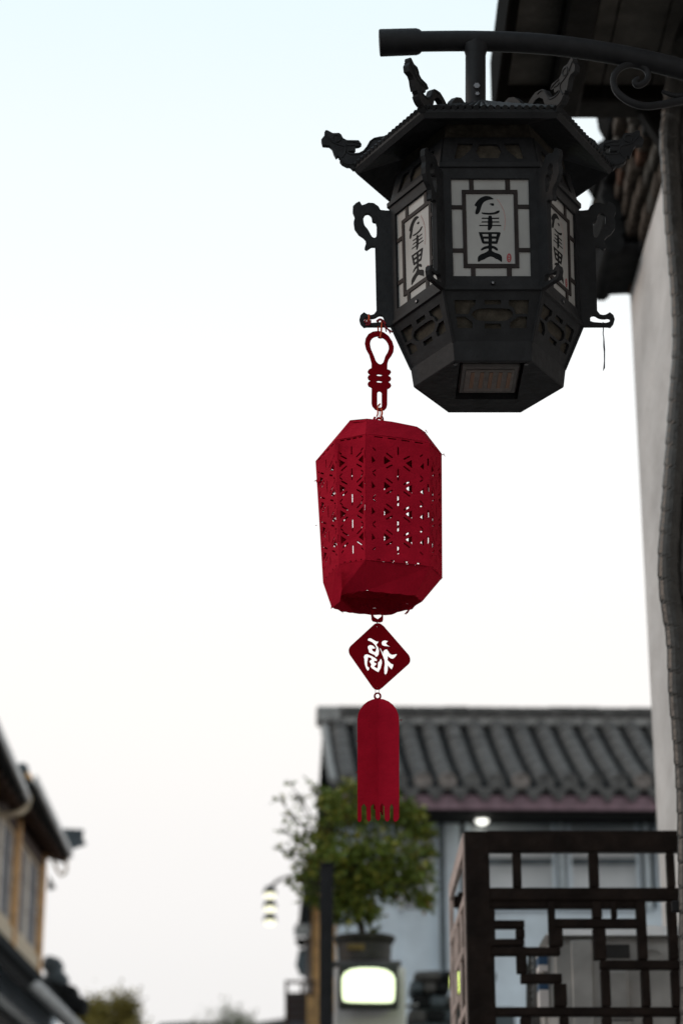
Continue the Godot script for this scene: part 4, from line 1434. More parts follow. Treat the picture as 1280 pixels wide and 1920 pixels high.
func hex_loft(b: B, rings: Array, cap_first := false, cap_last := false) -> void:
	for i in 6:
		for k in rings.size() - 1:
			var a := hexv(i, rings[k][0], rings[k][1])
			var c := hexv(i + 1, rings[k][0], rings[k][1])
			var d := hexv(i + 1, rings[k + 1][0], rings[k + 1][1])
			var e := hexv(i, rings[k + 1][0], rings[k + 1][1])
			var m := (a + c + d + e) * 0.25
			var nn := (c - a).cross(e - a)
			var ax := Vector3(LA.x, m.y, LA.z)
			if nn.dot(m - ax) < 0.0:
				nn = -nn
			b.quad(a, c, d, e, nn)
		if cap_first:
			b.tri(hexv(i, rings[0][0], rings[0][1]), hexv(i + 1, rings[0][0], rings[0][1]), hexv(0, rings[0][0], 0), Vector3.UP)
		if cap_last:
			b.tri(hexv(i, rings[-1][0], rings[-1][1]), hexv(i + 1, rings[-1][0], rings[-1][1]), hexv(0, rings[-1][0], 0), Vector3.DOWN)

func build_palace_lantern() -> void:
	LA = P(912.5, 609, LZ)
	var K := KP(560, LZ)
	var t := thing("palace_lantern", "black iron hexagonal palace lantern with dragon ridges and white fish painted panels", "lantern", hexv(0, 727, 0))
	# ---- roof
	var b := B.new()
	hex_loft(b, [[327, 236], [319, 243], [314, 243], [206, 26], [200, 26]])
	hex_loft(b, [[327, 236], [316, 205], [300, 150]])
	part("roof", b, M.iron, t)
	# ribs of the little roof tiles, with round ends that show as beads along the rim
	for i in 6:
		b = B.new()
		var n := 19
		for j in n:
			var u := (j + 0.5) / n
			var e0 := hexv(i, 316, 245).lerp(hexv(i + 1, 316, 245), u)
			var inner := clampf(absf(u - 0.5) * 2.0, 0.12, 1.0)
			var s1 := hexv(i, 206, 26).lerp(hexv(i + 1, 206, 26), u)
			var top := e0.lerp(s1, 1.0 - inner * 0.96)
			b.tube(PackedVector3Array([e0 + Vector3(0, 0.0045, 0), top + Vector3(0, 0.0045, 0)]), radii(2, 5.6 * K), 7)
		part("tile_ribs", b, M.iron, t, "", true)
	# ---- frieze under the roof, frame prism
	b = B.new()
	hex_loft(b, [[300, 150], [336, 158], [384, 171]])
	part("frieze", b, M.relief_ground, t)
	for i in 6:
		var c := [hexv(i + 1, 330, 159), hexv(i, 330, 159), hexv(i, 384, 173), hexv(i + 1, 384, 173)]
		b = B.new()
		b.plate(V2([0, 0, 1000, 0, 1000, 1000, 0, 1000]), [V2([160, 230, 330, 230, 300, 480, 200, 800, 130, 800]), V2([400, 260, 600, 260, 640, 520, 600, 780, 400, 780, 360, 520]), V2([670, 230, 840, 230, 870, 800, 800, 800, 700, 480])], face_map(c, 0.0005, 3.5 * K))
		part("frieze_relief", b, M.iron, t)
	# ---- six faces: frame, pane, lattice strips, painted fish
	var sk := 7.529
	var uv := func(a: Array) -> PackedVector2Array:      # photo zoom coordinates -> 0..1000 of the pane
		var r := PackedVector2Array()
		for i in range(0, a.size(), 2):
			var f: float = (a[i + 1] - 120.0) / 1360.0
			var xl := 62.0 + f * 28.0
			var xr := 1140.0 + f * 50.0
			r.append(Vector2((a[i] - xl) / (xr - xl) * 1000.0, (a[i + 1] - 122.0) / 1358.0 * 1000.0))
		return r
	var ink := [
		rounded(uv.call([395, 470, 420, 430, 470, 380, 530, 353, 575, 350, 620, 365, 668, 398, 600, 402, 540, 422, 503, 460, 482, 520, 465, 575, 440, 608, 405, 606, 400, 580, 425, 500, 395, 490])),
		rounded(uv.call([594, 467, 625, 454, 660, 455, 668, 475, 655, 491, 630, 488, 620, 472])),
		rounded(uv.call([488, 580, 520, 586, 600, 590, 670, 582, 710, 560, 745, 553, 742, 580, 710, 602, 640, 615, 560, 613, 495, 603])),
		rounded(uv.call([583, 640, 600, 626, 630, 628, 640, 660, 645, 740, 636, 800, 600, 836, 577, 828, 579, 740])),
		uv.call([498, 656, 738, 656, 736, 673, 489, 673]), uv.call([496, 708, 738, 708, 741, 724, 487, 724]), uv.call([462, 758, 760, 758, 772, 773, 455, 773])]
	var box_out: PackedVector2Array = uv.call([450, 858, 745, 858, 761, 872, 712, 1020, 515, 1020, 495, 1000])
	var box_holes := [uv.call([500, 885, 585, 885, 587, 918, 510, 918]), uv.call([635, 885, 706, 885, 700, 916, 635, 916]), uv.call([520, 950, 588, 950, 588, 986, 530, 986]), uv.call([638, 950, 698, 950, 690, 984, 638, 984])]
	var tail := rounded(uv.call([590, 1018, 635, 1018, 635, 1045, 680, 1055, 715, 1080, 727, 1110, 700, 1114, 660, 1086, 635, 1083, 635, 1118, 680, 1143, 742, 1160, 781, 1192, 781, 1280, 740, 1245, 690, 1226, 650, 1200, 610, 1195, 560, 1215, 530, 1236, 485, 1250, 437, 1278, 437, 1200, 480, 1165, 540, 1145, 590, 1113, 590, 1083, 550, 1088, 490, 1114, 476, 1105, 500, 1075, 540, 1055, 590, 1045]))
	var frame_open := V2([107, 105, 893, 105, 893, 900, 107, 900])
	var strips := [[135, 110, 855, 149], [135, 869, 855, 908], [135, 149.5, 187, 868.5], [803, 149.5, 855, 868.5],
		[233, 0, 291, 109.5], [700, 0, 761, 109.5], [228, 908.5, 287, 1000], [692, 908.5, 756, 1000],
		[0, 269, 134.5, 308], [0, 712, 134.5, 751], [855.5, 263, 1000, 302], [855.5, 708, 1000, 747]]
	for i in 6:
		var c := [hexv(i + 1, 387, 178), hexv(i, 387, 178), hexv(i, 609, 178), hexv(i + 1, 609, 178)]
		b = B.new()
		b.plate(V2([2, 0, 998, 0, 998, 1000, 2, 1000]), [frame_open], face_map(c, -9 * K, 9 * K))
		part("panel_frame", b, M.iron, t)
		var fm := face_map(c, 0, 0)
		var o := [fm.call(Vector2(107.5, 105.5), 0), fm.call(Vector2(892.5, 105.5), 0), fm.call(Vector2(892.5, 899.5), 0), fm.call(Vector2(107.5, 899.5), 0)]
		b = B.new()
		b.plate(V2([0, 0, 1000, 0, 1000, 1000, 0, 1000]), [], face_map(o, -7.5 * K, 2.5 * K))
		var pane := part("panel_pane", b, M.pane, t)
		for s in strips:
			var sb := B.new()
			sb.plate(V2([s[0], s[1], s[2], s[1], s[2], s[3], s[0], s[3]]), [], face_map(o, -4.95 * K, 2.2 * K))
			part("lattice_strip", sb, M.strip, pane)
		var ib := B.new()
		var ff := face_map(o, -4.95 * K, 0.35 * K)
		for q in ink:
			ib.plate(q, [], ff)
		ib.plate(box_out, box_holes, ff)
		ib.plate(tail, [], ff)
		part("painted_fish", ib, M.ink, pane)
		var se := PackedVector2Array()
		for k in 18:
			se.append(Vector2(880 + cos(TAU * k / 18) * 34, 1215 + sin(TAU * k / 18) * 63))
		var flat := []
		for p in se:
			flat.append_array([p.x, p.y])
		ib = B.new()
		ib.plate(uv.call(flat), [uv.call([870, 1180, 890, 1180, 892, 1200, 876, 1200]), uv.call([868, 1215, 893, 1212, 890, 1232, 872, 1235]), uv.call([872, 1246, 888, 1246, 886, 1258, 874, 1256])], ff)
		part("red_seal", ib, M.seal, pane)
		ib = B.new()
		for k in 17:
			var f := k / 16.0
			var q := Vector2(715, 405).lerp(Vector2(845, 560), f).lerp(Vector2(880, 640).lerp(Vector2(808, 825), f), f)
			var sz := 9.0
			ib.plate(uv.call([q.x - sz, q.y - 5, q.x + sz, q.y - 7, q.x + sz, q.y - 2, q.x - sz, q.y]), [], ff)
			ib.plate(uv.call([q.x - 3, q.y + 3, q.x + sz, q.y + 1, q.x + sz - 2, q.y + 9, q.x - 5, q.y + 8]), [], ff)
		part("small_red_writing", ib, M.seal_pale, pane)
		# screw in the bottom rail
		var scp: Vector3 = face_map(c, 0.0, 0.0).call(Vector2(505, 957), 0)
		var nn: Vector3 = (face_map(c, 0.0, 1.0).call(Vector2(500, 957), 1.0) - face_map(c, 0.0, 1.0).call(Vector2(500, 957), 0.0)).normalized()
		b = B.new()
		b.tube(PackedVector3Array([scp, scp + nn * 1.8 * K, scp + nn * 2.8 * K]), PackedFloat32Array([4.6 * K, 4.4 * K, 2.2 * K]), 12)
		part("screw", b, M.screw, t)
		# skirt relief
		var c2 := [hexv(i + 1, 611, 177), hexv(i, 611, 177), hexv(i, 692, 142), hexv(i + 1, 692, 142)]
		b = B.new()
		b.plate(V2([0, 0, 1000, 0, 1000, 1000, 0, 1000]), [], face_map(c2, -8 * K, 3 * K))
		part("skirt_ground", b, M.relief_ground, t)
		var uk := func(a: Array) -> PackedVector2Array:
			var r := PackedVector2Array()
			for j in range(0, a.size(), 2):
				var f: float = (a[j + 1] - 65.0) / 465.0
				var xl := 345.0 + f * 65.0
				var xr := 975.0 - f * 70.0
				r.append(Vector2((a[j] - xl) / (xr - xl) * 1000.0, f * 1000.0))
			return r
		b = B.new()
		b.plate(V2([0, 0, 1000, 0, 1000, 1000, 0, 1000]), [
			uk.call([412, 155, 550, 155, 550, 200, 522, 228, 508, 280, 424, 280]), uk.call([608, 155, 712, 155, 712, 195, 608, 195]), uk.call([764, 155, 892, 155, 885, 280, 806, 280, 795, 228, 764, 200]),
			rounded(uk.call([522, 285, 545, 245, 585, 230, 750, 230, 782, 250, 790, 290, 765, 330, 730, 345, 585, 345, 545, 326])),
			uk.call([428, 305, 482, 305, 530, 358, 530, 408, 436, 408]), uk.call([608, 368, 712, 368, 712, 412, 608, 412]), uk.call([880, 305, 826, 305, 770, 358, 770, 408, 874, 408])], face_map(c2, -5 * K, 6 * K))
		part("skirt_relief", b, M.iron, t)
		b = B.new()
		var ea := hexv(i, 610, 180)
		var eb := hexv(i, 694, 143)
		b.bar(ea, eb, 5 * K, 5 * K, Vector3.UP, 1.2 * K)
		part("skirt_rib", b, M.iron, t)
	# ---- top and bottom trims
	b = B.new()
	hex_loft(b, [[380, 170], [382, 182], [390, 182], [391, 178]])
	part("frame_trim", b, M.iron, t)
	b = B.new()
	hex_loft(b, [[605, 178], [606, 183], [612, 183], [614, 175]])
	part("frame_trim", b, M.iron, t)
	b = B.new()
	hex_loft(b, [[690, 139], [692, 145], [725, 140.5], [727, 139]])
	part("base_band", b, M.iron, t)
	# ---- underside with the recessed floodlight
	var by := P(912.5, 726, LZ).y
	var kb := KP(726, LZ)
	var ho := PackedVector2Array()
	for i in 6:
		ho.append(Vector2(cos(deg_to_rad(60.0 * i)), sin(deg_to_rad(60.0 * i))) * 139.0)
	var hole := V2([-60, -58, 58, -58, 58, 112, -60, 112])
	b = B.new()
	b.plate(ho, [hole], func(p, w): return Vector3(LA.x + p.x * kb, by + w * 2.0 * kb, LA.z + p.y * kb))
	part("underside", b, M.iron, t)
	b = B.new()
	var cy := by + 26 * kb
	for q in [[-61, -59, 59, -58], [-61, 112, 59, 113], [-61, -58, -60, 112], [58, -58, 59, 112]]:
		b.span(Vector3(LA.x + q[0] * kb, by + 2.1 * kb, LA.z + q[1] * kb), Vector3(LA.x + q[2] * kb, cy, LA.z + q[3] * kb))
	b.span(Vector3(LA.x - 61 * kb, cy, LA.z - 59 * kb), Vector3(LA.x + 59 * kb, cy + 2 * kb, LA.z + 113 * kb))
	part("recess", b, M.iron, t)
	b = B.new()
	b.span(Vector3(LA.x - 56 * kb, by + 6 * kb, LA.z - 44 * kb), Vector3(LA.x + 54 * kb, by + 20 * kb, LA.z + 84 * kb), 0.004)
	var fl := part("floodlight", b, M.led_box, t)
	b = B.new()
	b.span(Vector3(LA.x - 46 * kb, by + 4.4 * kb, LA.z - 30 * kb), Vector3(LA.x + 44 * kb, by + 5.9 * kb, LA.z + 68 * kb), 0.001)
	part("lens", b, M.led_glass, fl)
	for j in 5:
		b = B.new()
		var x := -36.0 + j * 17.0
		b.span(Vector3(LA.x + x * kb, by + 3.7 * kb, LA.z - 14 * kb), Vector3(LA.x + (x + 7) * kb, by + 4.3 * kb, LA.z + 58 * kb))
		part("led_strip", b, M.led, fl)
	for q in [[-68, 108], [62, 108]]:
		b = B.new()
		var sp := Vector3(LA.x + q[0] * kb, by, LA.z + q[1] * kb)
		b.tube(PackedVector3Array([sp, sp + Vector3(0, -2 * kb, 0)]), radii(2, 4 * kb), 8)
		part("screw", b, M.screw, t)
	# ---- corner brackets: curl above, hook below, cut from plate
	var bk := V2([440, 742, 375, 740, 330, 735, 310, 700, 265, 670, 215, 666, 180, 682, 152, 690, 130, 653, 95, 670, 65, 700, 63, 750, 85, 800, 72, 850, 80, 905, 120, 960, 165, 990, 185, 1012, 190, 1050, 176, 1095, 195, 1107, 240, 1077, 276, 1077, 286, 1690, 262, 1722, 235, 1730, 210, 1727, 190, 1718, 168, 1703, 135, 1730, 124, 1770, 135, 1805, 165, 1837, 195, 1832, 440, 1832], 5.052, 650.0, 5.052, 250.0)
	var h1 := rounded(V2([163, 805, 180, 770, 215, 763, 245, 790, 250, 842, 292, 848, 292, 985, 272, 1002, 245, 990, 210, 920, 172, 878], 5.052, 650.0, 5.052, 250.0))
	var h2 := rounded(V2([163, 1765, 180, 1750, 225, 1757, 270, 1750, 310, 1725, 345, 1730, 356, 1760, 354, 1795, 215, 1806, 170, 1793], 5.052, 650.0, 5.052, 250.0))
	var dz := [95, 250, 100, 235, 140, 185, 132, 160, 145, 132, 170, 130, 235, 165, 310, 162, 335, 180, 360, 225, 405, 248, 545, 250, 580, 292, 550, 312, 505, 318, 508, 355, 490, 375, 420, 375, 430, 395, 480, 404, 550, 398, 600, 372]
	var dragon := PackedVector2Array()
	for j in range(0, dz.size(), 2):
		dragon.append(Vector2(580.0 + dz[j] / 6.4 - 655.0, (319.0 - 230.0 - dz[j + 1] / 6.4) / 0.87))
	dragon.append_array(V2([25, 44, 31, 56, 39, 62.6, 48.4, 65, 62, 67, 76, 62, 88, 55, 100, 58, 114, 78, 128, 92, 146, 100, 160, 98, 170, 92, 180, 99, 196, 113, 206, 112, 216, 124, 228, 127, 233, 109, 0, -4]))
	var dl := [440, 552, 400, 550, 345, 522, 318, 490, 325, 455, 308, 452, 300, 430, 272, 449, 245, 400, 225, 340, 190, 310, 110, 303]
	for j in range(0, dl.size(), 2):
		dragon.append(Vector2(580.0 + dl[j] / 6.4 - 655.0, (319.0 - 230.0 - dl[j + 1] / 6.4) / 0.87))
	var d1 := V2([33, 26, 39, 42, 50, 51, 62, 52, 72, 47, 76, 43])
	var d2 := V2([112, 62, 124, 77, 140, 87, 154, 87, 162, 82])
	var KR := KP(319, LZ)
	for i in 6:
		var a := deg_to_rad(60.0 * i)
		var rad := Vector3(cos(a), 0, sin(a))
		var tan := Vector3(-sin(a), 0, cos(a))
		b = B.new()
		b.plate(bk, [h1, h2], func(p, w): return Vector3(LA.x, P(912, p.y, LZ).y, LA.z) + rad * ((912.5 - p.x) * K) + tan * ((w - 0.5) * 9.0 * K))
		part("corner_bracket", b, M.iron, t)
		var rc := hexv(i, 316, 243)
		var dm := func(p: Vector2, w: float) -> Vector3: return rc - rad * (p.x * KR) + Vector3.UP * (p.y * KR) + tan * ((w - 0.5) * 11.0 * KR)
		b = B.new()
		b.plate(dragon, [d1, d2], dm)
		# raised outline, horn and mane lines on both faces
		for s in [0.0, 1.0]:
			for ln in [[140, 180, 180, 225, 215, 262], [240, 205, 262, 190, 308, 195, 333, 225, 320, 255, 285, 270, 250, 265, 235, 235, 240, 207], [405, 264, 480, 268, 560, 290], [395, 300, 430, 312, 500, 308], [400, 388, 440, 414, 540, 414, 612, 384, 664, 312, 704, 252, 762, 230, 830, 234], [225, 270, 300, 302, 372, 322, 392, 360, 372, 420, 342, 458], [325, 480, 370, 520, 430, 536, 490, 536]]:
				var lp := []
				for q in range(0, ln.size(), 2):
					lp.append(dm.call(Vector2(580.0 + ln[q] / 6.4 - 655.0, (89.0 - ln[q + 1] / 6.4) / 0.87), s))
				var sp := smooth_path(lp, 4)
				b.tube(sp, radii(sp.size(), 1.7 * KR), 6)
		part("dragon_finial", b, M.iron, t)

# ================================================================ red hanging lantern
func flat_map(z: float, xc: float, yaw: float, th: float) -> Callable:
	return func(p: Vector2, w: float) -> Vector3:
		var k := KP(p.y, z)
		return P(p.x, p.y, z + (p.x - xc) * k * yaw) + Vector3(0, 0, (w - 0.5) * th)

func quad_map(c: Array, th: float, amp := 0.0, ph := 0.0) -> Callable:
	return func(p: Vector2, w: float) -> Vector3:
		var u := p.x / 1000.0
		var v := p.y / 1000.0
		var x: Vector3 = c[0].lerp(c[1], u).lerp(c[3].lerp(c[2], u), v)
		var nn: Vector3 = (c[1] - c[0] + c[2] - c[3]).cross(c[3] - c[0] + c[2] - c[1]).normalized()
		var bump := amp * 4.0 * u * (1.0 - u) * cos(ph)
		return x + nn * ((w - 0.5) * th + bump)

func slit(cx: float, cy: float, ang: float, r0: float, r1: float, w: float, sx: float) -> PackedVector2Array:
	var d := Vector2(cos(ang), sin(ang))
	var q := Vector2(-d.y, d.x)
	var r := PackedVector2Array()
	for e in [d * r0 + q * w * 0.35, d * (r0 + 2.0) + q * w * 0.5, d * r1 + q * w * 0.5, d * r1 - q * w * 0.5, d * (r0 + 2.0) - q * w * 0.5, d * r0 - q * w * 0.35]:
		r.append(Vector2(cx + e.x * sx, cy + e.y))
	return r

func build_red_lantern() -> void:
	var z := LZ
	var k := KP(950, z)
	var t := thing("red_paper_lantern", "dark red cut-out felt lantern with fortune plaque and tassel hung from the palace lantern's hook", "lantern", P(708, 1540, z))
	# hanger
	var s := 8.729
	var b := B.new()
	var hang := V2([490, 965, 490, 880, 450, 740, 400, 650, 380, 560, 395, 480, 440, 410, 510, 370, 600, 357, 690, 380, 770, 440, 830, 530, 856, 620, 850, 690, 815, 760, 770, 820, 752, 880, 748, 985, 795, 1000, 811, 1030, 790, 1062, 760, 1088, 800, 1112, 812, 1140, 795, 1170, 758, 1190, 800, 1220, 813, 1252, 790, 1285, 750, 1306, 747, 1560, 735, 1610, 700, 1650, 620, 1667, 550, 1640, 505, 1590, 490, 1540, 492, 1285, 440, 1260, 426, 1225, 440, 1195, 478, 1170, 440, 1150, 426, 1120, 440, 1090, 472, 1072, 440, 1050, 426, 1025, 445, 990], s, 640.0, s, 580.0)
	var holes := [rounded(V2([465, 570, 475, 510, 510, 465, 580, 440, 650, 455, 720, 500, 765, 570, 776, 640, 755, 710, 715, 770, 695, 840, 675, 885, 640, 908, 600, 895, 560, 850, 540, 790, 510, 720, 480, 650], s, 640.0, s, 580.0)),
		V2([558, 1075, 600, 1062, 650, 1070, 674, 1085, 640, 1099, 590, 1095], s, 640.0, s, 580.0), V2([558, 1183, 600, 1169, 650, 1177, 676, 1192, 640, 1206, 590, 1202], s, 640.0, s, 580.0),
		V2([584, 1365, 600, 1345, 635, 1345, 656, 1370, 656, 1600, 640, 1615, 600, 1615, 584, 1600], s, 640.0, s, 580.0)]
	b.plate(hang, holes, flat_map(z, 711, 0.05, 0.004))
	part("hanger", b, M.felt_plate, t)
	# shade: eight-sided, slightly crushed; per corner photo x, depth (px, towards the viewer), top y and bottom y of the upright wall
	var cx := 710.0
	var ring := [[685.0, 98.0, 814.0, 1050.0, 685.0, 1050.0], [805.0, 72.0, 831.0, 1062.0, 805.0, 1062.0], [827.0, 4.0, 851.0, 1083.0, 828.0, 1083.0], [800.0, -74.0, 884.0, 1112.0, 796.0, 1112.0], [730.0, -104.0, 893.0, 1124.0, 730.0, 1124.0], [640.0, -80.0, 888.0, 1120.0, 648.0, 1112.0], [592.0, -8.0, 865.0, 1092.0, 606.0, 1092.0], [630.0, 60.0, 825.0, 1058.0, 636.0, 1058.0]]
	var top := [[688.0, 58.0, 786.0], [781.0, 46.0, 801.0], [797.0, 2.0, 812.0], [778.0, -46.0, 826.0], [728.0, -62.0, 834.0], [668.0, -48.0, 828.0], [646.0, -5.0, 808.0], [656.0, 40.0, 789.0]]
	var bot := [[688.0, 56.0, 1107.0], [778.0, 46.0, 1116.0], [790.0, 2.0, 1128.0], [772.0, -44.0, 1142.0], [732.0, -60.0, 1152.5], [662.0, -48.0, 1149.0], [622.0, -5.0, 1138.0], [634.0, 38.0, 1116.0]]
	var at := func(x: float, d: float, y: float) -> Vector3: return P(x, y, z - d * k)
	var flower := func(fx: float, fy: float, sx: float, daylit: bool) -> Array:  # last flag widens the hidden back cuts so more sky shows through
		var r := []
		for j in 6:
			var a := PI / 6.0 + j * PI / 3.0
			r.append(slit(fx, fy, a, 46 if daylit else 56, 126 if daylit else 122, 24 if daylit else 13, sx))
		for e in [-1.0, 1.0]:
			var tr := PackedVector2Array()
			for q in [[64, 0], [134, -44], [134, 44]] if daylit else [[66, 0], [124, -35], [124, 35]]:
				tr.append(Vector2(fx + e * q[0] * sx, fy + q[1]))
			r.append(tr)
		return r
	for i in 8:
		var j := (i + 1) % 8
		var a: Array = ring[i]
		var c: Array = ring[j]
		# wall panel; corners seen from outside: left = higher index
		var q := [at.call(c[0], c[1], c[2]), at.call(a[0], a[1], a[2]), at.call(a[4], a[1], a[3]), at.call(c[4], c[1], c[3])]
		var wm: float = ((q[0] - q[1]).length() + (q[2] - q[3]).length()) * 0.5
		var hm: float = (q[0] - q[3]).length()
		var sx := hm / wm
		var cut := []
		var back: bool = i in [2, 3, 4, 5]
		var lim := 930.0
		for n in 4:
			var fy := 196.0 + n * 205.0
			for h in flower.call(500.0, fy, sx * 0.88, back):
				cut.append(h)
			for e in [-1.0, 1.0]:
				# half flowers of the neighbours at the panel edges
				var ex: float = 500.0 + e * 372.0
				var tri := PackedVector2Array([Vector2(ex - 24 * e, fy + 12.0), Vector2(ex + 34 * e, fy - 26.0), Vector2(ex + 34 * e, fy + 34.0)])
				cut.append(tri)
				cut.append(slit(ex - 10 * e, fy - 78, -0.5 if e > 0 else PI + 0.5, -16, 28, 12, sx * 0.6))
				cut.append(slit(ex - 10 * e, fy + 92, 0.5 if e > 0 else PI - 0.5, -16, 28, 12, sx * 0.6))
		for n in 4:      # perforated fold lines
			cut.append(V2([110 + n * 210, 8, 240 + n * 210, 8, 240 + n * 210, 18, 110 + n * 210, 18]))
			if i in [0, 1, 6, 7]:
				cut.append(V2([140 + n * 210, 984, 200 + n * 210, 984, 200 + n * 210, 994, 140 + n * 210, 994]))
			cut.append(V2([14, 130 + n * 210, 40, 130 + n * 210, 40, 190 + n * 210, 14, 190 + n * 210]))
		b = B.new()
		b.plate(V2([0, 0, 1000, 0, 1000, 1000, 0, 1000]), cut, quad_map(q, 0.0016, 0.0030, i * 1.3))
		part("shade_panel", b, M.felt, t)
		# sloped shoulder panel
		var ta: Array = top[i]
		var tc: Array = top[j]
		q = [at.call(tc[0], tc[1], tc[2]), at.call(ta[0], ta[1], ta[2]), at.call(a[0], a[1], a[2]), at.call(c[0], c[1], c[2])]
		b = B.new()
		b.plate(V2([0, 20, 40, -18, 500, -10, 960, -18, 1000, 20, 1002, 1000, 750, 1004, 500, 1000, 250, 1004, -2, 1000]), [], quad_map(q, 0.0018, 0.0026, i * 1.3))
		part("shoulder_panel", b, M.felt, t)
		# sloped base panel
		var ba: Array = bot[i]
		var bc: Array = bot[j]
		q = [at.call(c[4], c[1], c[3]), at.call(a[4], a[1], a[3]), at.call(ba[0], ba[1], ba[2]), at.call(bc[0], bc[1], bc[2])]
		b = B.new()
		var bh := []
		if i == 3 or i == 4:
			bh.append(V2([300, 560, 440, 556, 442, 590, 300, 596]))
			bh.append(V2([520, 565, 640, 560, 680, 620, 560, 615]))
		b.plate(V2([0, 0, 250, 0, 500, 0, 750, 0, 1000, 0, 1002, 500, 1001, 990, 860, 1018, 700, 992, 500, 1010 + (i % 3) * 22, 330, 985, 160, 1016, -1, 994, -2, 500]), bh, quad_map(q, 0.0018, 0.0030, i * 1.3))
		part("base_panel", b, M.felt, t)
	# inner top disc and creased flaps
	var disc := PackedVector3Array()
	b = B.new()
	for i in 8:
		var p0: Vector3 = at.call(top[i][0], top[i][1], top[i][2])
		var p1: Vector3 = at.call(top[(i + 1) % 8][0], top[(i + 1) % 8][1], top[(i + 1) % 8][2])
		var pc: Vector3 = at.call(716.0, 0.0, 812.0)
		b.tri(p0, p1, pc, Vector3.UP)
		b.tri(p0 + Vector3(0, 0.0015, 0), p1 + Vector3(0, 0.0015, 0), pc + Vector3(0, 0.0015, 0), Vector3.UP)
	part("top_disc", b, M.felt, t)
	var flaps := [[[628, 1072, 64], [638, 1064, 72], [641, 1104, 66], [637, 1128, 52], [620, 1142, 30]], [[627, 826, 68], [634, 828, 70], [632, 866, 70], [626, 862, 66]], [[592, 900, -2], [600, 896, 6], [600, 902, 6], [593, 905, 0]], [[656, 789, 44], [686, 787, 60], [684, 791, 62], [662, 792, 48]], [[722, 791, 58], [764, 797, 52], [760, 802, 54], [728, 795, 60]], [[782, 802, 30], [798, 811, 8], [795, 812, 10], [784, 805, 30]], [[774, 1134, -20], [764, 1150, -25], [757, 1152, -25], [766, 1142, -20]]]
	for f in flaps:
		b = B.new()
		var pts := []
		for q in f:
			pts.append(at.call(q[0], q[2], q[1]))
		var off := Vector3(0, 0, 0.0012)
		for n in range(1, pts.size() - 1):
			b.tri(pts[0] + off, pts[n] + off, pts[n + 1] + off, Vector3.BACK)
			b.tri(pts[0], pts[n], pts[n + 1], Vector3.FORWARD)
		for n in pts.size():
			var m: Vector3 = pts[(n + 1) % pts.size()]
			b.quad(pts[n], m, m + off, pts[n] + off, Vector3.UP)
		part("creased_flap", b, M.felt, t)
	# yoke under the shade
	s = 9.846
	b = B.new()
	b.plate(V2([447, -60, 447, 30, 455, 120, 480, 150, 540, 163, 620, 166, 660, 150, 670, 110, 668, -60, 640, -60, 640, 55, 620, 75, 568, 110, 510, 75, 485, 35, 485, -60], s, 650.0, s, 1150.0), [], flat_map(z, 707, 0.0, 0.003))
	part("yoke", b, M.felt_plate, t)
	# fortune plaque, the character cut right through (seen from its back)
	var ch := [
		[385, 490, 400, 460, 440, 455, 500, 490, 545, 515, 582, 515, 575, 545, 545, 580, 580, 630, 592, 690, 585, 760, 560, 800, 530, 805, 515, 775, 460, 750, 410, 725, 405, 690, 385, 640, 390, 600, 430, 580, 480, 592, 520, 628, 513, 655, 465, 655, 470, 682, 515, 715, 535, 690, 545, 640, 522, 592, 470, 540, 420, 515, 390, 505],
		[313, 800, 330, 765, 365, 750, 400, 760, 470, 790, 530, 825, 562, 860, 545, 885, 502, 880, 505, 905, 548, 922, 540, 950, 505, 980, 557, 1013, 572, 985, 575, 905, 602, 880, 625, 833, 645, 870, 647, 920, 622, 1020, 580, 1090, 520, 1057, 460, 1017, 435, 985, 450, 945, 414, 890, 425, 870, 457, 850, 440, 825, 390, 815, 375, 900, 375, 970, 412, 1000, 412, 1035, 385, 1066, 355, 1020, 330, 940, 324, 860],
		[638, 550, 655, 510, 700, 494, 768, 512, 745, 530, 722, 555, 745, 580, 812, 622, 750, 612, 690, 606, 655, 592],
		[605, 643, 620, 643, 668, 742, 670, 700, 700, 668, 735, 660, 760, 690, 790, 740, 830, 762, 880, 756, 917, 747, 922, 765, 890, 810, 850, 842, 810, 836, 775, 812, 755, 790, 750, 860, 790, 900, 820, 930, 850, 935, 857, 970, 825, 1038, 790, 1005, 756, 965, 750, 1060, 735, 1112, 710, 1136, 693, 1110, 689, 1020, 700, 940, 694, 870, 660, 780]]
	var chh := []
	for q in ch:
		chh.append(V2(q, s, 650.0, s, 1150.0))
	chh.append(V2([550, 240, 566, 240, 562, 254, 552, 256], s, 650.0, s, 1150.0))
	chh.append(V2([550, 1362, 582, 1358, 576, 1368, 554, 1372], s, 650.0, s, 1150.0))
	b = B.new()
	b.plate(V2([505, 205, 535, 190, 565, 185, 600, 188, 630, 200, 680, 240, 1140, 770, 1160, 810, 1170, 855, 1165, 895, 1140, 935, 660, 1365, 610, 1402, 565, 1413, 515, 1400, 475, 1365, 55, 765, 37, 720, 33, 680, 42, 645, 70, 605], s, 650.0, s, 1150.0), chh, flat_map(z, 708, 0.06, 0.004))
	part("fortune_plaque", b, M.felt_plate, t)
	# tassel: two boards slotted across one another
	var ta2 := []
	var out := PackedVector2Array()
	for n in 13:
		var a := PI + PI * n / 12.0
		out.append(Vector2(708.7 + cos(a) * 39.0, 1350.0 + sin(a) * 40.0))
	var half_r := PackedVector2Array()
	var half_l := PackedVector2Array()
	var fr := [[748, 1533], [745, 1539], [740, 1541], [737, 1538], [737, 1513], [734, 1507], [730.5, 1513], [730.5, 1536], [726, 1541], [721, 1537], [720, 1512], [716, 1506], [712.5, 1511], [712.5, 1535], [708.7, 1539]]
	half_r.append(Vector2(708.7, 1310))
	for p in out:
		if p.x > 709.5:
			half_r.append(p)
	for p in fr:
		half_r.append(Vector2(p[0], p[1]))
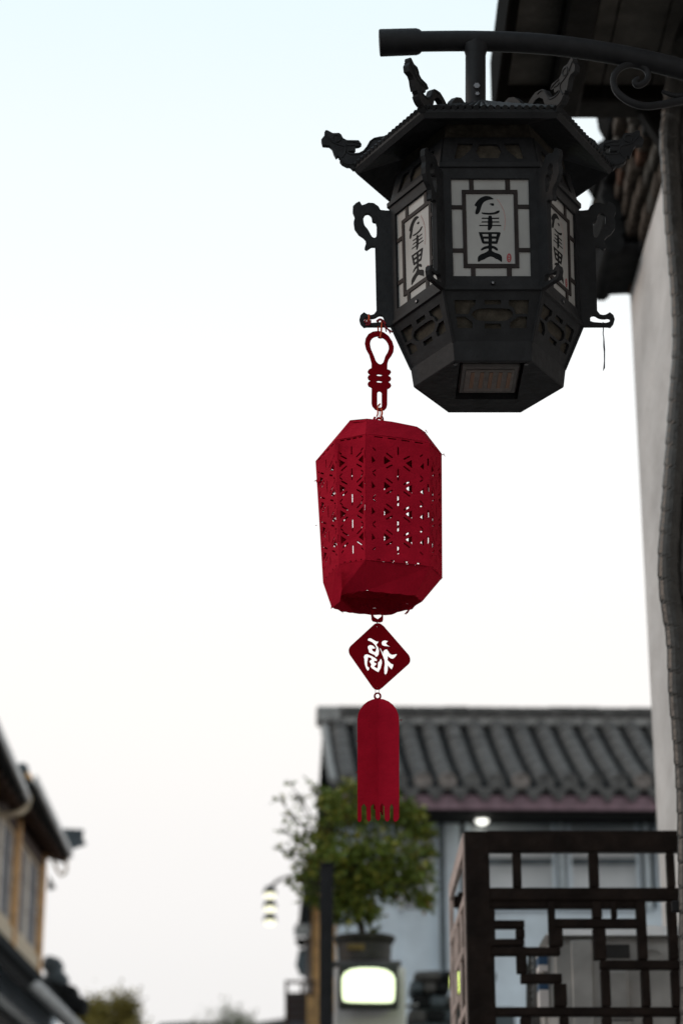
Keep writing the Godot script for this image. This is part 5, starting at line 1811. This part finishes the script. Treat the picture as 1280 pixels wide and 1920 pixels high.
	var fl := [[708.7, 1539], [704, 1535], [703, 1512], [700, 1507], [695, 1512], [695, 1537], [691, 1541], [687, 1536], [686.5, 1513], [682, 1507], [677.5, 1512], [677.5, 1538], [674, 1542], [670, 1539]]
	half_l.append(Vector2(708.7, 1310))
	for p in fl:
		half_l.append(Vector2(p[0], p[1]))
	for p in out:
		if p.x < 708.0:
			half_l.append(p)
	b = B.new()
	b.plate(half_r, [], flat_map(z, 708.7, -0.55, 0.003))
	b.plate(half_l, [], flat_map(z, 708.7, 0.45, 0.003))
	part("tassel_board", b, M.felt, t)
	b = B.new()
	var cross := PackedVector2Array()
	for p in out:
		cross.append(Vector2((p.x - 708.7) * 0.9, p.y))
	for p in [[35, 1520], [20, 1516], [-20, 1516], [-35, 1516]]:
		cross.append(Vector2(p[0], p[1]))
	b.plate(cross, [], func(p: Vector2, w: float) -> Vector3: return P(709.5, p.y, z) + Vector3(0.22 * p.x * k + (w - 0.5) * 0.003, 0, -absf(p.x) * k * 0.97 - 0.004 if p.x > 0 else -0.004 + p.x * k * 0.0))
	part("tassel_board", b, M.felt_plate, t)
	b = B.new()
	var ro := PackedVector2Array()
	var ri := PackedVector2Array()
	for n in 20:
		var a := TAU * n / 20.0
		ro.append(Vector2(707.5 + cos(a) * 7.3, 1305.5 + sin(a) * 7.0))
		ri.append(Vector2(707.5 + cos(a) * 3.7, 1305.0 + sin(a) * 4.4))
	b.plate(ro, [ri], flat_map(z, 708, 0.0, 0.004))
	part("tassel_ring", b, M.felt_plate, t)
	# stray fibres along the cut edges
	b = B.new()
	for q in [[748, 1351, 753, 1349], [753, 1349, 751, 1353], [669, 1447, 667, 1450], [828, 853, 833, 851], [831, 852, 834, 856], [797, 806, 801, 812], [829, 1083, 826, 1087], [748, 1494, 750, 1497], [670, 1389, 668, 1391], [592, 901, 589, 903], [640, 1146, 643, 1150], [742, 1336, 744, 1334], [594, 985, 591, 986], [766, 1146, 760, 1153]]:
		b.tube(PackedVector3Array([P(q[0], q[1], z), P((q[0] + q[2]) * 0.5, (q[1] + q[3]) * 0.5 - 0.6, z), P(q[2], q[3], z)]), PackedFloat32Array([0.8 * k, 0.6 * k, 0.3 * k]), 5)
	part("stray_fibres", b, M.felt_plate, t, "", true)
	# strings that tie the pieces together
	var tie := func(pts: Array, r: float, m: Material, zo := 0.0) -> void:
		var w := []
		for q in pts:
			w.append(P(q[0], q[1], z - zo))
		var sp := smooth_path(w, 5)
		var sb := B.new()
		sb.tube(sp, radii(sp.size(), r * k), 7)
		part("string", sb, m, t)
	tie.call([[709, 602], [708.5, 612], [709, 624]], 1.5, M.string, 0.0)
	tie.call([[715.5, 601], [715, 612], [714, 626], [712, 634]], 1.8, M.string, 0.006)
	tie.call([[708.5, 632], [712, 633.5], [716, 633]], 1.8, M.string_dark, 0.006)
	tie.call([[706, 603], [712, 599], [719, 603], [722, 608]], 2.4, M.string_dark, 0.008)
	tie.call([[720, 608], [725, 616], [731, 620], [735, 623]], 1.8, M.string_dark, 0.005)
	tie.call([[721, 610], [723, 618], [724, 622]], 1.2, M.string_dark, 0.005)
	tie.call([[726, 616], [730, 622], [731, 625]], 1.2, M.string_dark, 0.005)
	tie.call([[713, 757], [708, 762], [708, 775], [706, 781]], 1.5, M.string, 0.004)
	tie.call([[714, 766], [716, 774], [714, 784], [717, 790]], 1.9, M.string, 0.004)
	tie.call([[711, 760], [712, 770], [711, 782]], 0.7, M.string_dark, 0.004)
	tie.call([[703, 782], [701, 786], [705, 788], [708, 784], [713, 785]], 2.2, M.felt, 0.008)
	tie.call([[716, 781], [718, 786], [717, 796]], 1.5, M.string_dark, 0.006)
	tie.call([[707, 1164], [707, 1172]], 1.0, M.thread)
	tie.call([[703.8, 1291], [703.4, 1300]], 0.45, M.thread)
	tie.call([[710.4, 1291], [710.8, 1300]], 0.45, M.thread)

# ================================================================ loose strings on the lantern's hooks
func build_strings() -> void:
	var k := KP(600, LZ)
	var t := thing("red_string_knot", "orange red string knotted round the palace lantern's left hook", "string", P(690, 604, LZ))
	var b := B.new()
	var loop := PackedVector3Array()
	for i in 14:
		var a := TAU * i / 14.0
		loop.append(P(690.5 + sin(a) * 1.2, 599.5 + cos(a) * 8.5, LZ) + Vector3(0, 0, sin(a) * 7.5 * k))
	b.tube(loop, radii(14, 1.9 * k), 6, true, true)
	part("loop", b, M.string, t)
	b = B.new()
	var kn := []
	for q in [[686, 602], [684, 606], [690, 608], [694, 604], [692, 611], [685, 612]]:
		kn.append(P(q[0], q[1], LZ) + Vector3(0, 0, 7 * k))
	b.tube(smooth_path(kn, 4), radii(21, 2.0 * k), 6)
	part("knot", b, M.string_dark, t)
	t = thing("black_thread", "thin dark thread hanging from the palace lantern's right hook", "thread", P(1131, 660, LZ))
	b = B.new()
	var th := []
	for q in [[1129.5, 604], [1130.3, 616], [1129.8, 626], [1131, 634], [1130.8, 648], [1132, 660]]:
		th.append(P(q[0], q[1], LZ))
	var sp := smooth_path(th, 4)
	b.tube(sp, radii(sp.size(), 0.9 * k), 6)
	part("thread", b, M.thread, t)
	b = B.new()
	b.plate(V2([1130.4, 634, 1132, 634, 1133.5, 655, 1133.2, 690, 1129.5, 696, 1131.4, 676, 1131.0, 655]), [], flat_map(LZ, 1131, 0.3, 0.0008))
	part("frayed_end", b, M.thread, t)
